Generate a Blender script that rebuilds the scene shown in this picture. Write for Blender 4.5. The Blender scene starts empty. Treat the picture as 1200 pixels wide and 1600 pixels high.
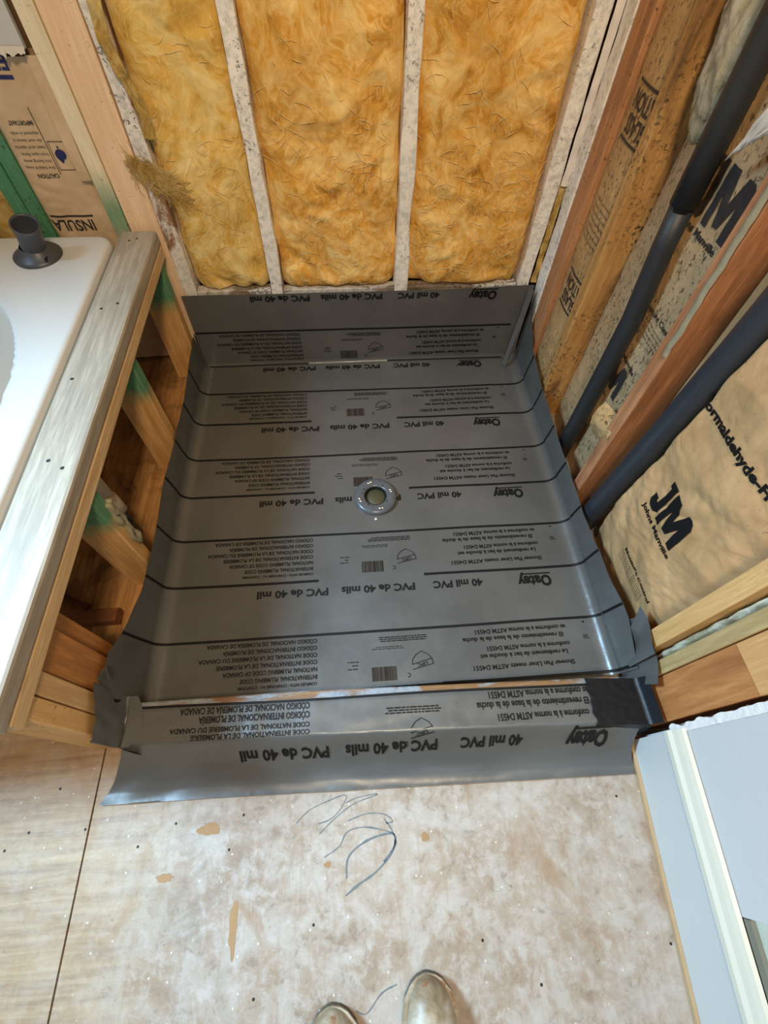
import bpy, bmesh, math, random
from mathutils import Vector, Matrix, noise
random.seed(7)
S = bpy.context.scene
COL = S.collection
PI = math.pi

# ------------------------------------------------------------------ camera
cam_d = bpy.data.cameras.new('camera'); cam = bpy.data.objects.new('camera', cam_d); COL.objects.link(cam)
cam_d.sensor_fit = 'VERTICAL'; cam_d.sensor_height = 36; cam_d.lens = 36*736.0/1600; cam_d.clip_start = .02
Rr = ((0.99697147, -0.05196336, 0.05785931), (-0.07460556, -0.84908229, 0.52296584), (0.02195225, -0.52569865, -0.85038758))
m = Matrix.Identity(4)
for i in range(3):
    m[i][0] = Rr[i][0]; m[i][1] = -Rr[i][1]; m[i][2] = -Rr[i][2]
m[0][3] = 0; m[1][3] = 0; m[2][3] = 1.25
cam.matrix_world = m
S.camera = cam

# ------------------------------------------------------------------ light
S.view_settings.view_transform = 'Standard'; S.view_settings.look = 'None'
S.view_settings.exposure = 0.0; S.view_settings.gamma = 1; S.view_settings.use_curve_mapping = False
W = bpy.data.worlds.new('world'); S.world = W; W.use_nodes = True
W.node_tree.nodes['Background'].inputs[0].default_value = (1.0, .90, .80, 1)
W.node_tree.nodes['Background'].inputs[1].default_value = .17

def area(name, loc, target, size, power, col, sizey=None, spread=180):
    d = bpy.data.lights.new(name, 'AREA'); d.energy = power; d.color = col
    d.shape = 'RECTANGLE'; d.size = size; d.size_y = sizey or size; d.spread = math.radians(spread)
    o = bpy.data.objects.new(name, d); COL.objects.link(o); o.location = loc
    o.rotation_euler = (Vector(target)-Vector(loc)).to_track_quat('-Z', 'Y').to_euler()
    return o
area('warm_ceiling_lamp', (0.10, -0.30, 2.35), (0.15, 0.95, 0.3), .30, 24, (1.0, .77, .50), .30, 150)
area('window_daylight', (-1.75, 0.55, 2.10), (-0.1, -0.1, 0.1), .55, 29, (.46, .74, 1.0), .55, 76)
area('front_floor_fill', (0.3, -1.6, 2.0), (0.15, -0.1, 0.0), .9, 1.5, (.95, .95, 1.0), .9, 110)  # added fill lamp that brightens the near floor

# ------------------------------------------------------------------ node helpers
def sr(c):   # sRGB 0-255 -> linear
    return tuple(((v/255)/12.92 if v/255 <= .04045 else ((v/255+.055)/1.055)**2.4) for v in c)+(1,)
class NT:
    def __init__(s, name, rough=.6, bump=None):
        s.m = bpy.data.materials.new(name); s.m.use_nodes = True; s.t = s.m.node_tree; s.N = s.t.nodes
        s.b = s.N['Principled BSDF']; s.b.inputs['Roughness'].default_value = rough
        g = s.N.new('ShaderNodeNewGeometry'); s.pos = g.outputs['Position']
    def link(s, a, b): s.t.links.new(a, b)
    def map(s, scale=(1, 1, 1), loc=(0, 0, 0), rot=(0, 0, 0), src=None):
        n = s.N.new('ShaderNodeMapping'); n.inputs['Scale'].default_value = scale; n.inputs['Location'].default_value = loc
        n.inputs['Rotation'].default_value = rot
        s.link(src or s.pos, n.inputs['Vector']); return n.outputs[0]
    def noise(s, vec, scale, detail=4, rough=.55, dist=0, out='Fac'):
        n = s.N.new('ShaderNodeTexNoise'); s.link(vec, n.inputs['Vector'])
        n.inputs['Scale'].default_value = scale; n.inputs['Detail'].default_value = detail
        n.inputs['Roughness'].default_value = rough; n.inputs['Distortion'].default_value = dist
        return n.outputs[out]
    def vor(s, vec, scale, feature='F1', out='Distance', rnd=1):
        n = s.N.new('ShaderNodeTexVoronoi'); n.feature = feature; s.link(vec, n.inputs['Vector']); n.inputs['Scale'].default_value = scale
        n.inputs['Randomness'].default_value = rnd
        return n.outputs[out]
    def ramp(s, fac, stops, interp='LINEAR'):
        stops = sorted(stops, key=lambda q: q[0])
        n = s.N.new('ShaderNodeValToRGB'); s.link(fac, n.inputs[0]); cr = n.color_ramp; cr.interpolation = interp
        while len(cr.elements) < len(stops): cr.elements.new(.5)
        for e, (p, c) in zip(cr.elements, stops):
            e.position = p; e.color = c if len(c) == 4 else (*c, 1)
        return n.outputs[0]
    def mask(s, fac, lo, hi): return s.ramp(fac, [(lo, (0, 0, 0, 1)), (hi, (1, 1, 1, 1))])
    def mix(s, fac, a, b, mode='MIX'):
        n = s.N.new('ShaderNodeMix'); n.data_type = 'RGBA'; n.blend_type = mode
        for sock, v in ((n.inputs[0], fac), (n.inputs[6], a), (n.inputs[7], b)):
            if hasattr(v, 'links'): s.link(v, sock)
            else: sock.default_value = v
        return n.outputs[2]
    def math(s, op, a, b=0, c=None, clamp=False):
        n = s.N.new('ShaderNodeMath'); n.operation = op; n.use_clamp = clamp
        for i, v in enumerate((a, b) if c is None else (a, b, c)):
            if hasattr(v, 'links'): s.link(v, n.inputs[i])
            else: n.inputs[i].default_value = v
        return n.outputs[0]
    def sep(s):
        n = s.N.new('ShaderNodeSeparateXYZ'); s.link(s.pos, n.inputs[0]); return n.outputs
    def color(s, c):
        if hasattr(c, 'links'): s.link(c, s.b.inputs['Base Color'])
        else: s.b.inputs['Base Color'].default_value = c
    def bump(s, h, strength=.3, dist=.002):
        n = s.N.new('ShaderNodeBump'); n.inputs['Strength'].default_value = strength; n.inputs['Distance'].default_value = dist
        if s.b.inputs['Normal'].links: s.link(s.b.inputs['Normal'].links[0].from_socket, n.inputs['Normal'])
        s.link(h, n.inputs['Height']); s.link(n.outputs[0], s.b.inputs['Normal'])

BLK = (0, 0, 0, 1)
def plain(name, c, rough=.5, metal=0, spec=None, bumpy=0, var=1.0):
    n = NT(name, rough)
    v = n.noise(n.map(), 35, 3)
    n.color(n.mix(v, tuple(x*(1-.14*var) for x in c[:3])+(1,), tuple(min(1, x*(1+.12*var)) for x in c[:3])+(1,)))
    n.b.inputs['Metallic'].default_value = metal
    if bumpy: n.bump(n.noise(n.map(), 180, 3), bumpy, .001)
    return n.m

def wood(name, light, dark, axis='z', mold=0, paint=0, green=None, knots=.5, rough=.6, seed=0, stain=0, paintcol=(214, 208, 200)):
    n = NT(name, rough)
    k = {'x': (1.2, 16, 16), 'y': (16, 1.2, 16), 'z': (16, 16, 1.2)}[axis]
    kk = {'x': (.28, 1, 1), 'y': (1, .28, 1), 'z': (1, 1, .28)}[axis]
    v = n.map(k, (seed*3.1, seed*1.7, seed*2.3))
    g1 = n.noise(v, 3.2, 5, .6, .5)
    g2 = n.noise(v, 14, 3, .5, .3)
    big = n.noise(n.map(kk, (seed, 0, seed)), 7, 2)
    g = n.math('MULTIPLY_ADD', g2, .35, n.math('MULTIPLY', g1, .65))
    c = n.ramp(g, [(.28, sr(dark)), (.5, tuple((a+b)/2 for a, b in zip(sr(dark), sr(light)))), (.62, sr(light))])
    c = n.mix(n.mask(big, .35, .7), c, n.mix(.28, c, sr(dark)), 'MIX')
    if knots:
        kv = n.vor(n.map({'x': (.45, 1, 1), 'y': (1, .45, 1), 'z': (1, 1, .45)}[axis], (seed*.37+.2, seed*.21, .1)), 7)
        km = n.ramp(kv, [(.0, (1, 1, 1, 1)), (.07, (.75, .75, .75, 1)), (.13, BLK)])
        c = n.mix(n.math('MULTIPLY', km, knots), c, sr((95, 60, 32)))
    if stain:
        st = n.mask(n.noise(n.map(kk, (4+seed, 2, 7)), 9, 5, .6, .8), .50, .66)
        c = n.mix(n.math('MULTIPLY', st, stain), c, sr((92, 58, 30)))
    if paint:
        pm = n.mask(n.noise(n.map(kk, (seed*2+1, 5, 3)), 16, 7, .62, .6), .50-paint*.3, .56-paint*.3)
        pc = n.mix(n.mask(n.noise(n.map(), 60, 6, .7), .35, .55), sr(tuple(v*.84 for v in paintcol)), sr(paintcol))
        c = n.mix(pm, c, pc)
    if green:
        z = n.sep()[2]; lo, hi, f = green
        zz = n.math('MULTIPLY_ADD', n.noise(n.map(), 9, 4), .10, n.math('SUBTRACT', z, .05))
        gm = n.math('MULTIPLY', n.math('MULTIPLY_ADD', zz, 1/f, -lo/f, clamp=True), n.math('MULTIPLY_ADD', zz, -1/f, hi/f, clamp=True))
        c = n.mix(n.math('MULTIPLY', gm, .88), c, n.mix(g2, sr((10, 88, 62)), sr((60, 160, 120))))
    if mold:
        mv = n.noise(n.map((1, 1, 1)), 95, 4, .7, .3)
        mm = n.math('MULTIPLY', n.mask(mv, .60-mold*.05, .66-mold*.05), n.mask(n.noise(n.map(), 7, 3), .42, .6))
        c = n.mix(n.math('MULTIPLY', mm, .85), c, sr((48, 38, 28)))
    n.color(c)
    n.bump(g, .35, .0015)
    return n.m

M = {}
M['pine'] = wood('pine', (226, 196, 150), (190, 150, 100), 'y', seed=1, knots=.7)
M['pine_plate'] = wood('pine_top_plate', (184, 174, 156), (136, 124, 108), 'y', seed=2, knots=.5, rough=.5)
M['pine_z'] = wood('pine_upright', (222, 184, 132), (186, 140, 88), 'z', seed=3)
M['pine_wide'] = wood('pine_wide', (246, 216, 180), (226, 184, 142), 'z', seed=4, mold=-.6, knots=.3)
M['pine_pale_green'] = wood('pine_green_foot', (240, 226, 196), (214, 194, 154), 'z', seed=5, green=(.40, .66, .14), mold=-.4)
M['green_stud'] = wood('green_stud', (200, 190, 130), (150, 130, 80), 'z', seed=6, green=(.2, .80, .10), mold=.3)
M['knee_stud'] = wood('knee_stud', (226, 180, 118), (182, 128, 70), 'z', seed=7, green=(.27, .50, .07))
M['white_stud'] = wood('plastered_stud', (178, 150, 120), (130, 100, 76), 'z', seed=8, paint=.9, mold=.4, knots=0, rough=.8, paintcol=(250, 246, 238))
M['white_stud2'] = wood('plastered_stud_worn', (176, 138, 104), (126, 90, 62), 'z', seed=9, paint=.35, mold=.4, knots=0, rough=.8, paintcol=(236, 230, 222))
M['orange'] = wood('orange_stud', (210, 158, 112), (168, 112, 70), 'z', seed=10, stain=.35, mold=.2)
M['golden'] = wood('golden_stud', (214, 168, 104), (168, 116, 58), 'z', seed=11, mold=1.3, stain=.8)
M['redstud'] = wood('reddish_stud', (196, 138, 96), (150, 94, 58), 'z', seed=12, stain=.6)
M['pine_front'] = wood('pine_front_stud', (232, 188, 126), (200, 150, 88), 'z', seed=13, mold=.2)
M['olive'] = wood('olive_stud', (200, 172, 122), (160, 132, 84), 'z', seed=14)
M['block'] = wood('block_wood', (206, 142, 84), (160, 96, 48), 'z', seed=15, stain=.25)
M['upper_block'] = wood('pale_block_wood', (226, 176, 116), (196, 140, 84), 'z', seed=19)
M['darkwood'] = wood('dark_wood', (150, 96, 54), (96, 56, 28), 'x', seed=16)
M['knotboard'] = wood('knot_board', (196, 134, 72), (150, 92, 44), 'z', seed=17, knots=.9)
M['curbwood'] = wood('curb_wood', (150, 112, 72), (96, 66, 40), 'x', seed=18, paint=.02, paintcol=(140, 146, 152))
M['blocking'] = wood('blocking_wood', (170, 150, 128), (90, 70, 54), 'x', seed=20, paint=.1, mold=1.4)

# subfloor
n = NT('subfloor_plywood', .5)
a = n.noise(n.map((1, 1.3, 1)), 4.5, 8, .62, .6); b2 = n.noise(n.map((1, 1, 1), (3, 4, 0)), 34, 8, .72, .3)
b3 = n.noise(n.map((1, 1, 1), (7, 1, 0)), 13, 7, .68, .4)
g = n.noise(n.map((26, 2.2, 1), (0, 0, 0), (0, 0, .1)), 2.2, 6, .65, .4)
g9 = n.noise(n.map((2.0, 24, 1), (0, 0, 0), (0, 0, -.1)), 2.4, 6, .65, .5)
c = n.ramp(a, [(.30, sr((131, 110, 88))), (.46, sr((156, 137, 119))), (.66, sr((170, 157, 142)))])
c = n.mix(n.math('MULTIPLY', n.mask(b3, .46, .58), .75), c, sr((175, 165, 154)))
c = n.mix(n.math('MULTIPLY', n.mask(b2, .50, .60), .50), c, sr((186, 176, 168)))
c = n.mix(n.math('MULTIPLY', n.mask(b2, .44, .36), .5), c, sr((115, 98, 83)))
c = n.mix(n.math('MULTIPLY', n.mask(n.noise(n.map((1, 1, 1), (1, 2, 0)), 8, 5, .6, .8), .55, .68), .45), c, sr((142, 130, 115)))
c = n.mix(n.math('MULTIPLY', n.mask(g, .54, .70), .35), c, sr((142, 110, 76)))
st = n.mask(n.noise(n.map((1, .6, 1), (8, 3, 0)), 6, 6, .6, 1.2), .58, .68)
c = n.mix(n.math('MULTIPLY', st, .55), c, sr((142, 106, 70)))
X = n.sep()[0]
left = n.math('MULTIPLY_ADD', X, -4.5, -1.7, clamp=True)
c = n.mix(n.math('MULTIPLY', left, n.math('MULTIPLY_ADD', b3, -.5, .85)), c, n.ramp(g9, [(.34, sr((138, 104, 66))), (.5, sr((168, 136, 94))), (.66, sr((186, 157, 115)))]))
dk = n.mask(n.noise(n.map((1, 1, 1), (1, 9, 0)), 55, 5, .7), .66, .71)
c = n.mix(n.math('MULTIPLY', dk, .7), c, sr((87, 67, 51)))
spk = n.mask(n.vor(n.map((1, 1, 1)), 34), .085, .05)
c = n.mix(n.math('MULTIPLY', spk, .7), c, sr((215, 208, 197)))
n.color(c); n.bump(b2, .4, .003); n.bump(g, .2, .001)
M['subfloor'] = n.m

n = NT('old_brown_plywood', .65)
g = n.noise(n.map((22, 2.0, 1), (0, 0, 0), (0, 0, .3)), 2.6, 6, .65, .6)
c = n.ramp(g, [(.3, sr((140, 92, 48))), (.66, sr((204, 152, 92)))])
st = n.mask(n.noise(n.map((1, 1, 1), (3, 3, 0)), 7, 5, .6, 1.0), .48, .62)
c = n.mix(n.math('MULTIPLY', st, .6), c, sr((84, 54, 28)))
n.color(c); n.bump(g, .3, .001); M['oldply'] = n.m
# vinyl liner
n = NT('grey_vinyl_liner', .36)
v = n.noise(n.map(), 4, 4, .5); v2 = n.noise(n.map(), 260, 2)
n.color(n.mix(n.mask(v, .3, .7), (.082, .081, .075, 1), (.112, .111, .104, 1)))
rg = n.ramp(n.noise(n.map((1, 1, 1), (2, 2, 2)), 9, 6, .65), [(.35, (.28, .28, .28, 1)), (.65, (.44, .44, .44, 1))])
n.link(rg, n.b.inputs['Roughness'])
n.bump(n.noise(n.map(), 11, 3, .5, .4), .35, .006); n.bump(v2, .12, .0006)
n.b.inputs['Specular IOR Level'].default_value = .75
M['liner'] = n.m
M['ink'] = plain('black_ink', (.006, .006, .006, 1), .6)
M['ink'].node_tree.nodes['Principled BSDF'].inputs['Specular IOR Level'].default_value = .25
M['blueink'] = plain('navy_ink', (.012, .016, .10, 1), .6)
M['wornink'] = plain('worn_ink', (.035, .030, .028, 1), .6)
M['tape'] = plain('black_tape', (.006, .007, .009, 1), .42, bumpy=.3)

# fiberglass
def fiber(name, c1, c2, c3, seed=0):
    n = NT(name, .95)
    d = n.noise(n.map((1, 1, 1), (seed, 0, 0)), 5, 3, .5, .3, out='Color')
    add = n.N.new('ShaderNodeVectorMath'); add.operation = 'MULTIPLY_ADD'
    n.link(d, add.inputs[0]); add.inputs[1].default_value = (.25, .25, .25); n.link(n.pos, add.inputs[2])
    w = add.outputs[0]
    f1 = n.noise(n.map((1, 1, .8), src=w), 13, 9, .70, .7)
    f2 = n.noise(n.map((2.4, 2, 1.0), src=w), 22, 7, .72, 1.2)
    big = n.noise(n.map((1, 1, .6), (seed, 3, 1)), 4.5, 3)
    c = n.ramp(f1, [(.26, c1), (.46, c2), (.66, c3)])
    c = n.mix(n.math('MULTIPLY', n.mask(f2, .50, .64), .58), c, c3)
    c = n.mix(n.math('MULTIPLY', n.mask(big, .52, .72), .45), c, n.mix(.5, c2, c1))
    n.color(c); n.bump(f1, .35, .008); n.bump(f2, .45, .003)
    n.b.inputs['Subsurface Weight'].default_value = 0
    n.b.inputs['Specular IOR Level'].default_value = .1
    return n.m
M['fiber'] = fiber('golden_fiberglass', sr((158, 98, 28)), sr((228, 170, 76)), sr((254, 222, 150)))
M['fiber2'] = fiber('pale_gold_fiberglass', sr((176, 128, 48)), sr((226, 182, 92)), sr((246, 222, 156)), 4)
M['fiberolive'] = fiber('olive_fiberglass', sr((120, 92, 40)), sr((176, 140, 72)), sr((214, 190, 130)), 7)
M['fiberwhite'] = fiber('whitish_fiberglass', sr((118, 108, 84)), sr((182, 172, 140)), sr((222, 216, 196)), 9)
M['strand'] = plain('fiber_strand', sr((252, 220, 154)), .9)

def kraft(name, base, dark, mold=0, seed=0):
    n = NT(name, .62)
    a = n.noise(n.map((1, 1, 1), (seed, seed, 0)), 9, 5, .6, .5); f = n.noise(n.map(), 120, 3)
    c = n.ramp(a, [(.3, sr(dark)), (.68, sr(base))])
    c = n.mix(n.math('MULTIPLY', f, .15), c, sr(tuple(x*.8 for x in dark)))
    if mold:
        mm = n.math('MULTIPLY', n.mask(n.noise(n.map((1.6, 1.6, 1), (seed, 1, 2)), 75, 4, .75, .4), .62-.045*mold, .67-.045*mold), n.mask(n.noise(n.map((1, 1, 1), (seed*3, 0, 5)), 5, 3), .55-.15*mold, .70-.15*mold))
        c = n.mix(n.math('MULTIPLY', mm, .85), c, sr((52, 42, 32)))
    n.color(c)
    cr = n.noise(n.map((1, 1, .7), (seed, 0, 0)), 10, 4, .55, 1.2)
    rid = n.math('ABSOLUTE', n.math('SUBTRACT', cr, .5))
    n.bump(rid, .35, .016); n.bump(f, .1, .0005)
    return n.m
M['kraftA'] = kraft('kraft_moldy', (204, 168, 116), (178, 142, 92), 1.4, 1)
M['kraftC'] = kraft('kraft_speckled', (210, 176, 132), (184, 148, 104), 1.6, 3)
M['kraftD'] = kraft('kraft_clean', (206, 166, 118), (178, 138, 92), .15, 5)
M['kraftL'] = kraft('kraft_left', (220, 192, 158), (194, 164, 126), 0, 7)
M['foam'] = plain('black_foam_sleeve', (.022, .024, .027, 1), .5, bumpy=.25)
M['foam2'] = plain('dark_blue_black_sleeve', (.028, .032, .040, 1), .42, bumpy=.2)
M['pvcgrey'] = plain('dark_grey_plastic', (.055, .058, .068, 1), .42)
M['drain'] = plain('grey_clamp_ring', (.095, .10, .105, 1), .25)
M['steel'] = plain('steel', (.78, .76, .70, 1), .22, 1)
M['black'] = plain('black_void', (.006, .006, .006, 1), .6)
M['tape'].node_tree.nodes['Principled BSDF'].inputs['Specular IOR Level'].default_value = .3
M['olive_plug'] = plain('olive_plug', sr((74, 70, 46)), .5)
M['acrylic'] = plain('white_acrylic', sr((206, 205, 200)), .16, var=.1)
M['white_paint'] = plain('white_trim_paint', sr((196, 195, 190)), .4, var=.15)
M['warm_lit_paint'] = plain('warm_lit_trim_paint', sr((204, 198, 180)), .4, var=.2)  # trim paint with warm light put into the colour, for the baseboard cap
M['drywall'] = plain('painted_drywall', sr((200, 196, 192)), .8, var=.2)
M['gypsum'] = plain('raw_gypsum', sr((232, 224, 218)), .95, bumpy=1)
M['tan'] = plain('tan_shoe_mould', sr((180, 150, 112)), .6)
M['sheath'] = plain('sheathing', sr((120, 86, 54)), .85)
M['leather'] = None
n = NT('scuffed_boot_leather', .42)
v = n.noise(n.map(), 16, 5, .6, .6)
c = n.ramp(v, [(.32, sr((104, 82, 58))), (.5, sr((146, 128, 102))), (.66, sr((176, 166, 148)))])
c = n.mix(n.mask(n.noise(n.map((1, 1, 1), (2, 5, 1)), 26, 4, .6), .58, .68), c, sr((132, 78, 38)))
n.color(c); n.bump(n.noise(n.map(), 70, 4), .25, .002)
M['leather'] = n.m
M['sole'] = plain('boot_sole', sr((96, 84, 66)), .7)
M['lace'] = plain('boot_lace', sr((70, 52, 34)), .8)
M['pvcpipe'] = plain('cream_pvc_pipe', sr((206, 190, 162)), .35)
M['adhesive'] = plain('grey_adhesive', sr((150, 140, 112)), .5, bumpy=.6)
M['pencil'] = plain('pencil_mark', sr((104, 110, 112)), .8)
M['orangewood'] = plain('torn_veneer', sr((158, 122, 82)), .7)
M['paleboard'] = plain('pale_board', sr((196, 198, 180)), .6)
M['torn'] = plain('torn_white_paper', sr((214, 206, 192)), .8)

# ------------------------------------------------------------------ object helpers
def link_mesh(name, verts, faces, mat, parent=None, smooth=False, mats=None, fm=None, base=None):
    me = bpy.data.meshes.new(name)
    vs = [Vector(v) for v in verts]
    if parent is None:
        xs = [v.x for v in vs]; ys = [v.y for v in vs]; zs = [v.z for v in vs]
        o0 = Vector(((min(xs)+max(xs))/2, (min(ys)+max(ys))/2, min(zs)))
    else: o0 = WORG[parent.name]
    me.from_pydata([v-o0 for v in vs], [], faces); me.update()
    if smooth:
        for p in me.polygons: p.use_smooth = True
    for mt in (mats or [mat]): me.materials.append(mt)
    if fm:
        for p, k in zip(me.polygons, fm): p.material_index = k
    o = bpy.data.objects.new(name, me); COL.objects.link(o)
    if parent is None: o.location = o0
    else: o.parent = parent
    WORG[o.name] = o0
    return o
WORG = {}
def thing(name, label, cat, loc, group=None):
    o = bpy.data.objects.new(name, None); COL.objects.link(o); o.location = loc; o.empty_display_size = .05
    WORG[o.name] = Vector(loc); tag(o, label, cat, group); return o
def tag(o, label=None, cat=None, group=None, kind=None):
    if label: o['label'] = label
    if cat: o['category'] = cat
    if group: o['group'] = group
    if kind: o['kind'] = kind
    return o
def struct(o): o['kind'] = 'structure'; return o

class MB:
    def __init__(s): s.v = []; s.f = []; s.m = []
    def add(s, vs, fs, mi=0):
        k = len(s.v); s.v += [tuple(v) for v in vs]; s.f += [tuple(i+k for i in f) for f in fs]; s.m += [mi]*len(fs); return s
    def box(s, x0, x1, y0, y1, z0, z1, mi=0, bev=0):
        if bev:
            bm = bmesh.new(); bmesh.ops.create_cube(bm, size=1)
            for v in bm.verts: v.co = Vector(((x0+x1)/2+v.co.x*(x1-x0), (y0+y1)/2+v.co.y*(y1-y0), (z0+z1)/2+v.co.z*(z1-z0)))
            bmesh.ops.bevel(bm, geom=bm.edges[:], offset=bev, segments=2, profile=.7, affect='EDGES')
            bm.verts.index_update()
            s.add([v.co.copy() for v in bm.verts], [[v.index for v in f.verts] for f in bm.faces], mi); bm.free(); return s
        vs = [(x, y, z) for z in (z0, z1) for y in (y0, y1) for x in (x0, x1)]
        return s.add(vs, [(0, 2, 3, 1), (4, 5, 7, 6), (0, 1, 5, 4), (2, 6, 7, 3), (0, 4, 6, 2), (1, 3, 7, 5)], mi)
    def tube(s, pts, r, seg=10, mi=0, cap=True):
        pts = [Vector(p) for p in pts]; rs = r if isinstance(r, (list, tuple)) else [r]*len(pts)
        rings = []; up = None
        for i, p in enumerate(pts):
            t = (pts[min(i+1, len(pts)-1)]-pts[max(i-1, 0)]).normalized()
            if up is None: up = t.orthogonal().normalized()
            up = (up-t*up.dot(t)).normalized(); sd = t.cross(up)
            rings.append([p+(up*math.cos(2*PI*k/seg)+sd*math.sin(2*PI*k/seg))*rs[i] for k in range(seg)])
        vs = [v for R in rings for v in R]; fs = []
        for i in range(len(rings)-1):
            for k in range(seg):
                a, b = i*seg+k, i*seg+(k+1) % seg; fs.append((a, b, b+seg, a+seg))
        if cap: fs += [tuple(range(seg))[::-1], tuple((len(rings)-1)*seg+k for k in range(seg))]
        return s.add(vs, fs, mi)
    def lathe(s, c, prof, seg=40, mi=0, axis=None):
        # prof list of (r, h) ; axis direction
        ax = Vector(axis or (0, 0, 1)).normalized(); u = ax.orthogonal().normalized(); w = ax.cross(u); c = Vector(c)
        vs = [c+ax*h+(u*math.cos(2*PI*k/seg)+w*math.sin(2*PI*k/seg))*r for r, h in prof for k in range(seg)]; fs = []
        for i in range(len(prof)-1):
            for k in range(seg):
                a, b = i*seg+k, i*seg+(k+1) % seg; fs.append((a, b, b+seg, a+seg))
        return s.add(vs, fs, mi)
    def grid(s, fn, us, ws, mi=0, flip=False):
        vs = [fn(u, w) for w in ws for u in us]; nu = len(us); fs = []
        for j in range(len(ws)-1):
            for i in range(nu-1):
                a = j*nu+i; q = (a, a+1, a+nu+1, a+nu); fs.append(q[::-1] if flip else q)
        return s.add(vs, fs, mi)
    def obj(s, name, mat, parent=None, smooth=False, mats=None):
        return link_mesh(name, s.v, s.f, mat, parent, smooth, mats, s.m if mats else None)

def lin(a, b, n): return [a+(b-a)*i/n for i in range(n+1)]
def interp(x, tab):
    if x <= tab[0][0]: return tab[0][1]
    for (a, va), (b, vb) in zip(tab, tab[1:]):
        if x <= b: return va+(vb-va)*(x-a)/(b-a)
    return tab[-1][1]
def fr(x, y, z, o=4): return noise.fractal(Vector((x, y, z)), 1.0, 2.0, o)

def plank(name, x, y, z, axis, mat, label=None, parent=None, group=None, bow=.0015, r=.003, rough=0, cat='stud', seed=0, taper=None):
    """sawn board: rounded-corner section run along its long axis with slight bow; x,y,z are (lo,hi)"""
    ax = 'xyz'.index(axis); L = (x, y, z); A, B = [i for i in range(3) if i != ax]
    a0, a1 = L[A]; b0, b1 = L[B]; l0, l1 = L[ax]
    sec = []
    ca, cb = (a0+a1)/2, (b0+b1)/2
    per = 5 if rough else 1
    cor = [(a1-r, b1-r, 0), (a0+r, b1-r, 90), (a0+r, b0+r, 180), (a1-r, b0+r, 270)]
    for (pa, pb, an) in cor:
        for k in range(3):
            t = math.radians(an+45*k); sec.append((pa+r*math.cos(t), pb+r*math.sin(t)))
    if per > 1:
        full = []
        for i in range(12):
            p, q = sec[i], sec[(i+1) % 12]; full.append(p)
            if math.hypot(p[0]-q[0], p[1]-q[1]) > r*2:
                for k in range(1, per): full.append((p[0]+(q[0]-p[0])*k/per, p[1]+(q[1]-p[1])*k/per))
        sec = full
    N = max(2, int((l1-l0)/(.012 if rough else .06))); vs = []; ns = len(sec)
    for i in range(N+1):
        l = l0+(l1-l0)*i/N
        oa = bow*noise.noise(Vector((l*2.2+seed*7, seed*3.3, 1))); ob = bow*noise.noise(Vector((l*2.2+seed*7, seed*3.3, 9)))
        ta = taper(l) if taper else (0, 0)
        for (pa, pb) in sec:
            v = [0, 0, 0]; v[ax] = l; v[A] = pa+oa+ta[0]; v[B] = pb+ob+ta[1]
            if rough:
                k = noise.noise(Vector((v[0]*30, v[1]*30, v[2]*13+seed)))*rough+noise.noise(Vector((v[0]*9, v[1]*9, v[2]*5+seed)))*rough*1.3
                v[A] += (1 if pa > ca else -1)*k; v[B] += (1 if pb > cb else -1)*k
            vs.append(v)
    fs = [(i*ns+k, i*ns+(k+1) % ns, (i+1)*ns+(k+1) % ns, (i+1)*ns+k) for i in range(N) for k in range(ns)]
    fs += [tuple(range(ns))[::-1], tuple(N*ns+k for k in range(ns))]
    o = link_mesh(name, vs, fs, mat, parent, smooth=False)
    if parent is None and label: tag(o, label, cat, group)
    return o

# lettering ----------------------------------------------------------------
GC = {}
def glyph(body, bold=0):
    key = (body, bold)
    if key in GC: return GC[key]
    cu = bpy.data.curves.new('t', 'FONT'); cu.body = body; cu.size = 1; cu.resolution_u = 2; cu.offset = bold; cu.fill_mode = 'FRONT'
    o = bpy.data.objects.new('t', cu); COL.objects.link(o)
    dg = bpy.context.evaluated_depsgraph_get(); me = bpy.data.meshes.new_from_object(o.evaluated_get(dg))
    bm = bmesh.new(); bm.from_mesh(me); bmesh.ops.triangulate(bm, faces=bm.faces[:]); bm.verts.index_update()
    vs = [(v.co.x, v.co.y) for v in bm.verts]; fs = [[v.index for v in f.verts] for f in bm.faces]; bm.free()
    bpy.data.objects.remove(o); bpy.data.curves.remove(cu); bpy.data.meshes.remove(me)
    x0 = min(v[0] for v in vs); x1 = max(v[0] for v in vs)
    CAP = .70
    vs = [((x-x0)/(x1-x0), y/CAP) for x, y in vs]
    GC[key] = (vs, fs); return GC[key]
def put_text(mb, body, fn, o, ru, rv, width, h, bold=.02, maxe=None, slant=0):
    """fn maps 2-D surface coords to 3-D; o baseline start (2-D), ru reading dir, rv up dir (2-D unit), width/h real size"""
    vs, fs = glyph(body, bold)
    pts = [(x*width+slant*y*h, y*h) for x, y in vs]
    if maxe:
        bm = bmesh.new(); bv = [bm.verts.new((x, y, 0)) for x, y in pts]
        for f in fs:
            try: bm.faces.new([bv[i] for i in f])
            except ValueError: pass
        for _ in range(3):
            es = [e for e in bm.edges if e.calc_length() > maxe]
            if not es: break
            bmesh.ops.subdivide_edges(bm, edges=es, cuts=1); bmesh.ops.triangulate(bm, faces=bm.faces[:])
        bm.verts.index_update(); pts = [(v.co.x, v.co.y) for v in bm.verts]; fs = [[v.index for v in f.verts] for f in bm.faces]; bm.free()
    mb.add([fn(o[0]+ru[0]*x+rv[0]*y, o[1]+ru[1]*x+rv[1]*y) for x, y in pts], fs)
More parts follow.
